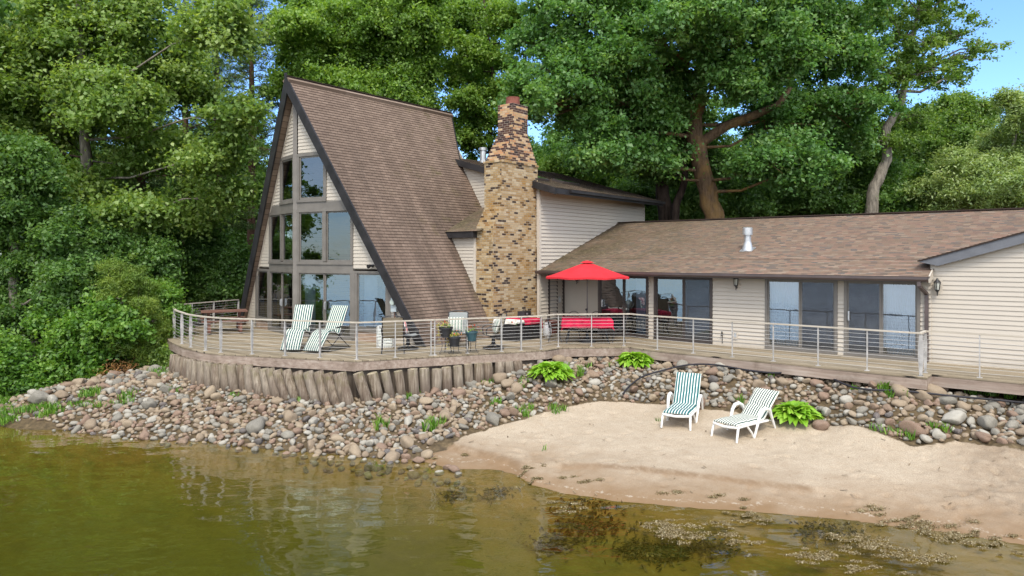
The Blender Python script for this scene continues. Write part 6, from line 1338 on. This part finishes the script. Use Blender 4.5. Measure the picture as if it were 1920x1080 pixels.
# --- flowers on their stands
M_RP = leaf_mat('red_petal', (.55, .03, .01), (.70, .09, .01), (.75, .22, .02), .3); M_YP = leaf_mat('yellow_petal', (.45, .40, .06), (.62, .55, .12), (.72, .66, .25), .3)
def planter(label, p, z, rad, h, mat, fl, trail, seed):
    rng = np.random.default_rng(seed); t = thing('flower_stand', label, 'flower stand', p, 0, 'flower stands on the deck'); f = MB(); f.lathe([(rad*.72, z-h), (rad*.95, z-.04), (rad*1.05, z-.04), (rad*1.05, z), (rad*.9, z), (rad*.85, z-.03), (0, z-.04)], (0, 0, 0), 18); f.build('pot', mat, t, smooth=True)
    f = MB(); f.tube([(rad*.8*math.cos(a), rad*.8*math.sin(a), z-h-.005) for a in np.linspace(0, 6.28, 17)], .009, 5)
    for k in range(3): a = k*2.094+.4; c, s = math.cos(a), math.sin(a); f.tube([(c*rad*.8, s*rad*.8, z-h), (c*rad*.65, s*rad*.65, (z-h)*.5), (c*rad*.95, s*rad*.95, .03), (c*rad*1.15, s*rad*1.15, .025), (c*rad*1.15, s*rad*1.15, .07)], .008, 5)
    f.build('stand', M_BLACK, t, smooth=True)
    def puff(nm, n, c, r, mat_, L_): pos = np.array(c)+rng.normal(size=(n, 3))*np.array(r); np_mesh(nm, leaf_quads(pos, rng.normal(size=(n, 3))+np.array([0, 0, .8]), L_, L_*.75, rng), np.arange(n*4).reshape(-1, 4), mat_, t, {'tint': ('FACE', rng.random(n))})
    puff('foliage', 34, (0, 0, z+.05), (rad*.6, rad*.6, .04), LM['maple'], .07); puff('blossom', fl[1]//2, (fl[2], 0, z+.12), (rad*.35, rad*.35, .04), fl[0], .05)
    if trail: puff('trailing_blossom', 70, (-rad*.2, -rad*.3, z+.07), (rad*.7, rad*.5, .04), M_YP, .05); puff('trailing_vine', 70, (-rad*1.2, -.05, z-.12), (.03, .03, .13), M_YP, .05)
planter('black flower stand with red geraniums and yellow trailers, raised highest of the three', gp(836, 664), .74, .19, .26, M_BLACK, (M_RP, 60, -.05), True, 1)
planter('lower black flower stand with yellow trailing flowers', gp(852, 664), .48, .17, .24, M_BLACK, (M_RP, 30, .12), True, 2)
planter('teal flower pot with orange blooms on a stand', gp(884, 662), .60, .17, .26, mat_plain('teal_glaze', (.03, .075, .09), .35, .2, spec=.5), (M_RP, 60, 0), False, 3)

# --- driftwood bits and dry leaves on the sand
V = []; F = []; T = []; rd = random.Random(31)
for k in range(420):
    px, py = rd.uniform(830, 1920), (rd.uniform(790, 1000) if k < 110 else 0)
    if k >= 110: py = np.interp(px, [840, 930, 965, 1050, 1150, 1280, 1430, 1560, 1700, 1850, 1920], [880, 888, 905, 925, 940, 952, 962, 972, 990, 1010, 1022])-abs(rd.gauss(6, 9))
    p = un(px, py, z=-1.45); x, y = p[0], p[1]; z = h1(x, y)
    if z < ZW+.01 or pip(x, y, BW): continue
    a = rd.uniform(0, 3.14); l = rd.uniform(.015, .09)*(1.6 if rd.random() < .04 else .8); w = rd.uniform(.004, .012); c, s_ = math.cos(a), math.sin(a); o = len(V); z += .012
    V += [(x-c*l-s_*w, y-s_*l+c*w, z), (x-c*l+s_*w, y-s_*l-c*w, z), (x+c*l+s_*w, y+s_*l-c*w, z+.01), (x+c*l-s_*w, y+s_*l+c*w, z+.012)]; F.append((o, o+1, o+2, o+3)); T.append(rd.random())
tag(np_mesh('beach_litter', np.array(V), np.array(F), leaf_mat('drift_bit', (.06, .04, .022), (.13, .09, .05), (.28, .21, .13), .05), None, {'tint': ('FACE', T)}), 'dry twigs and weed scraps strewn on the sand', 'litter', kind='stuff')
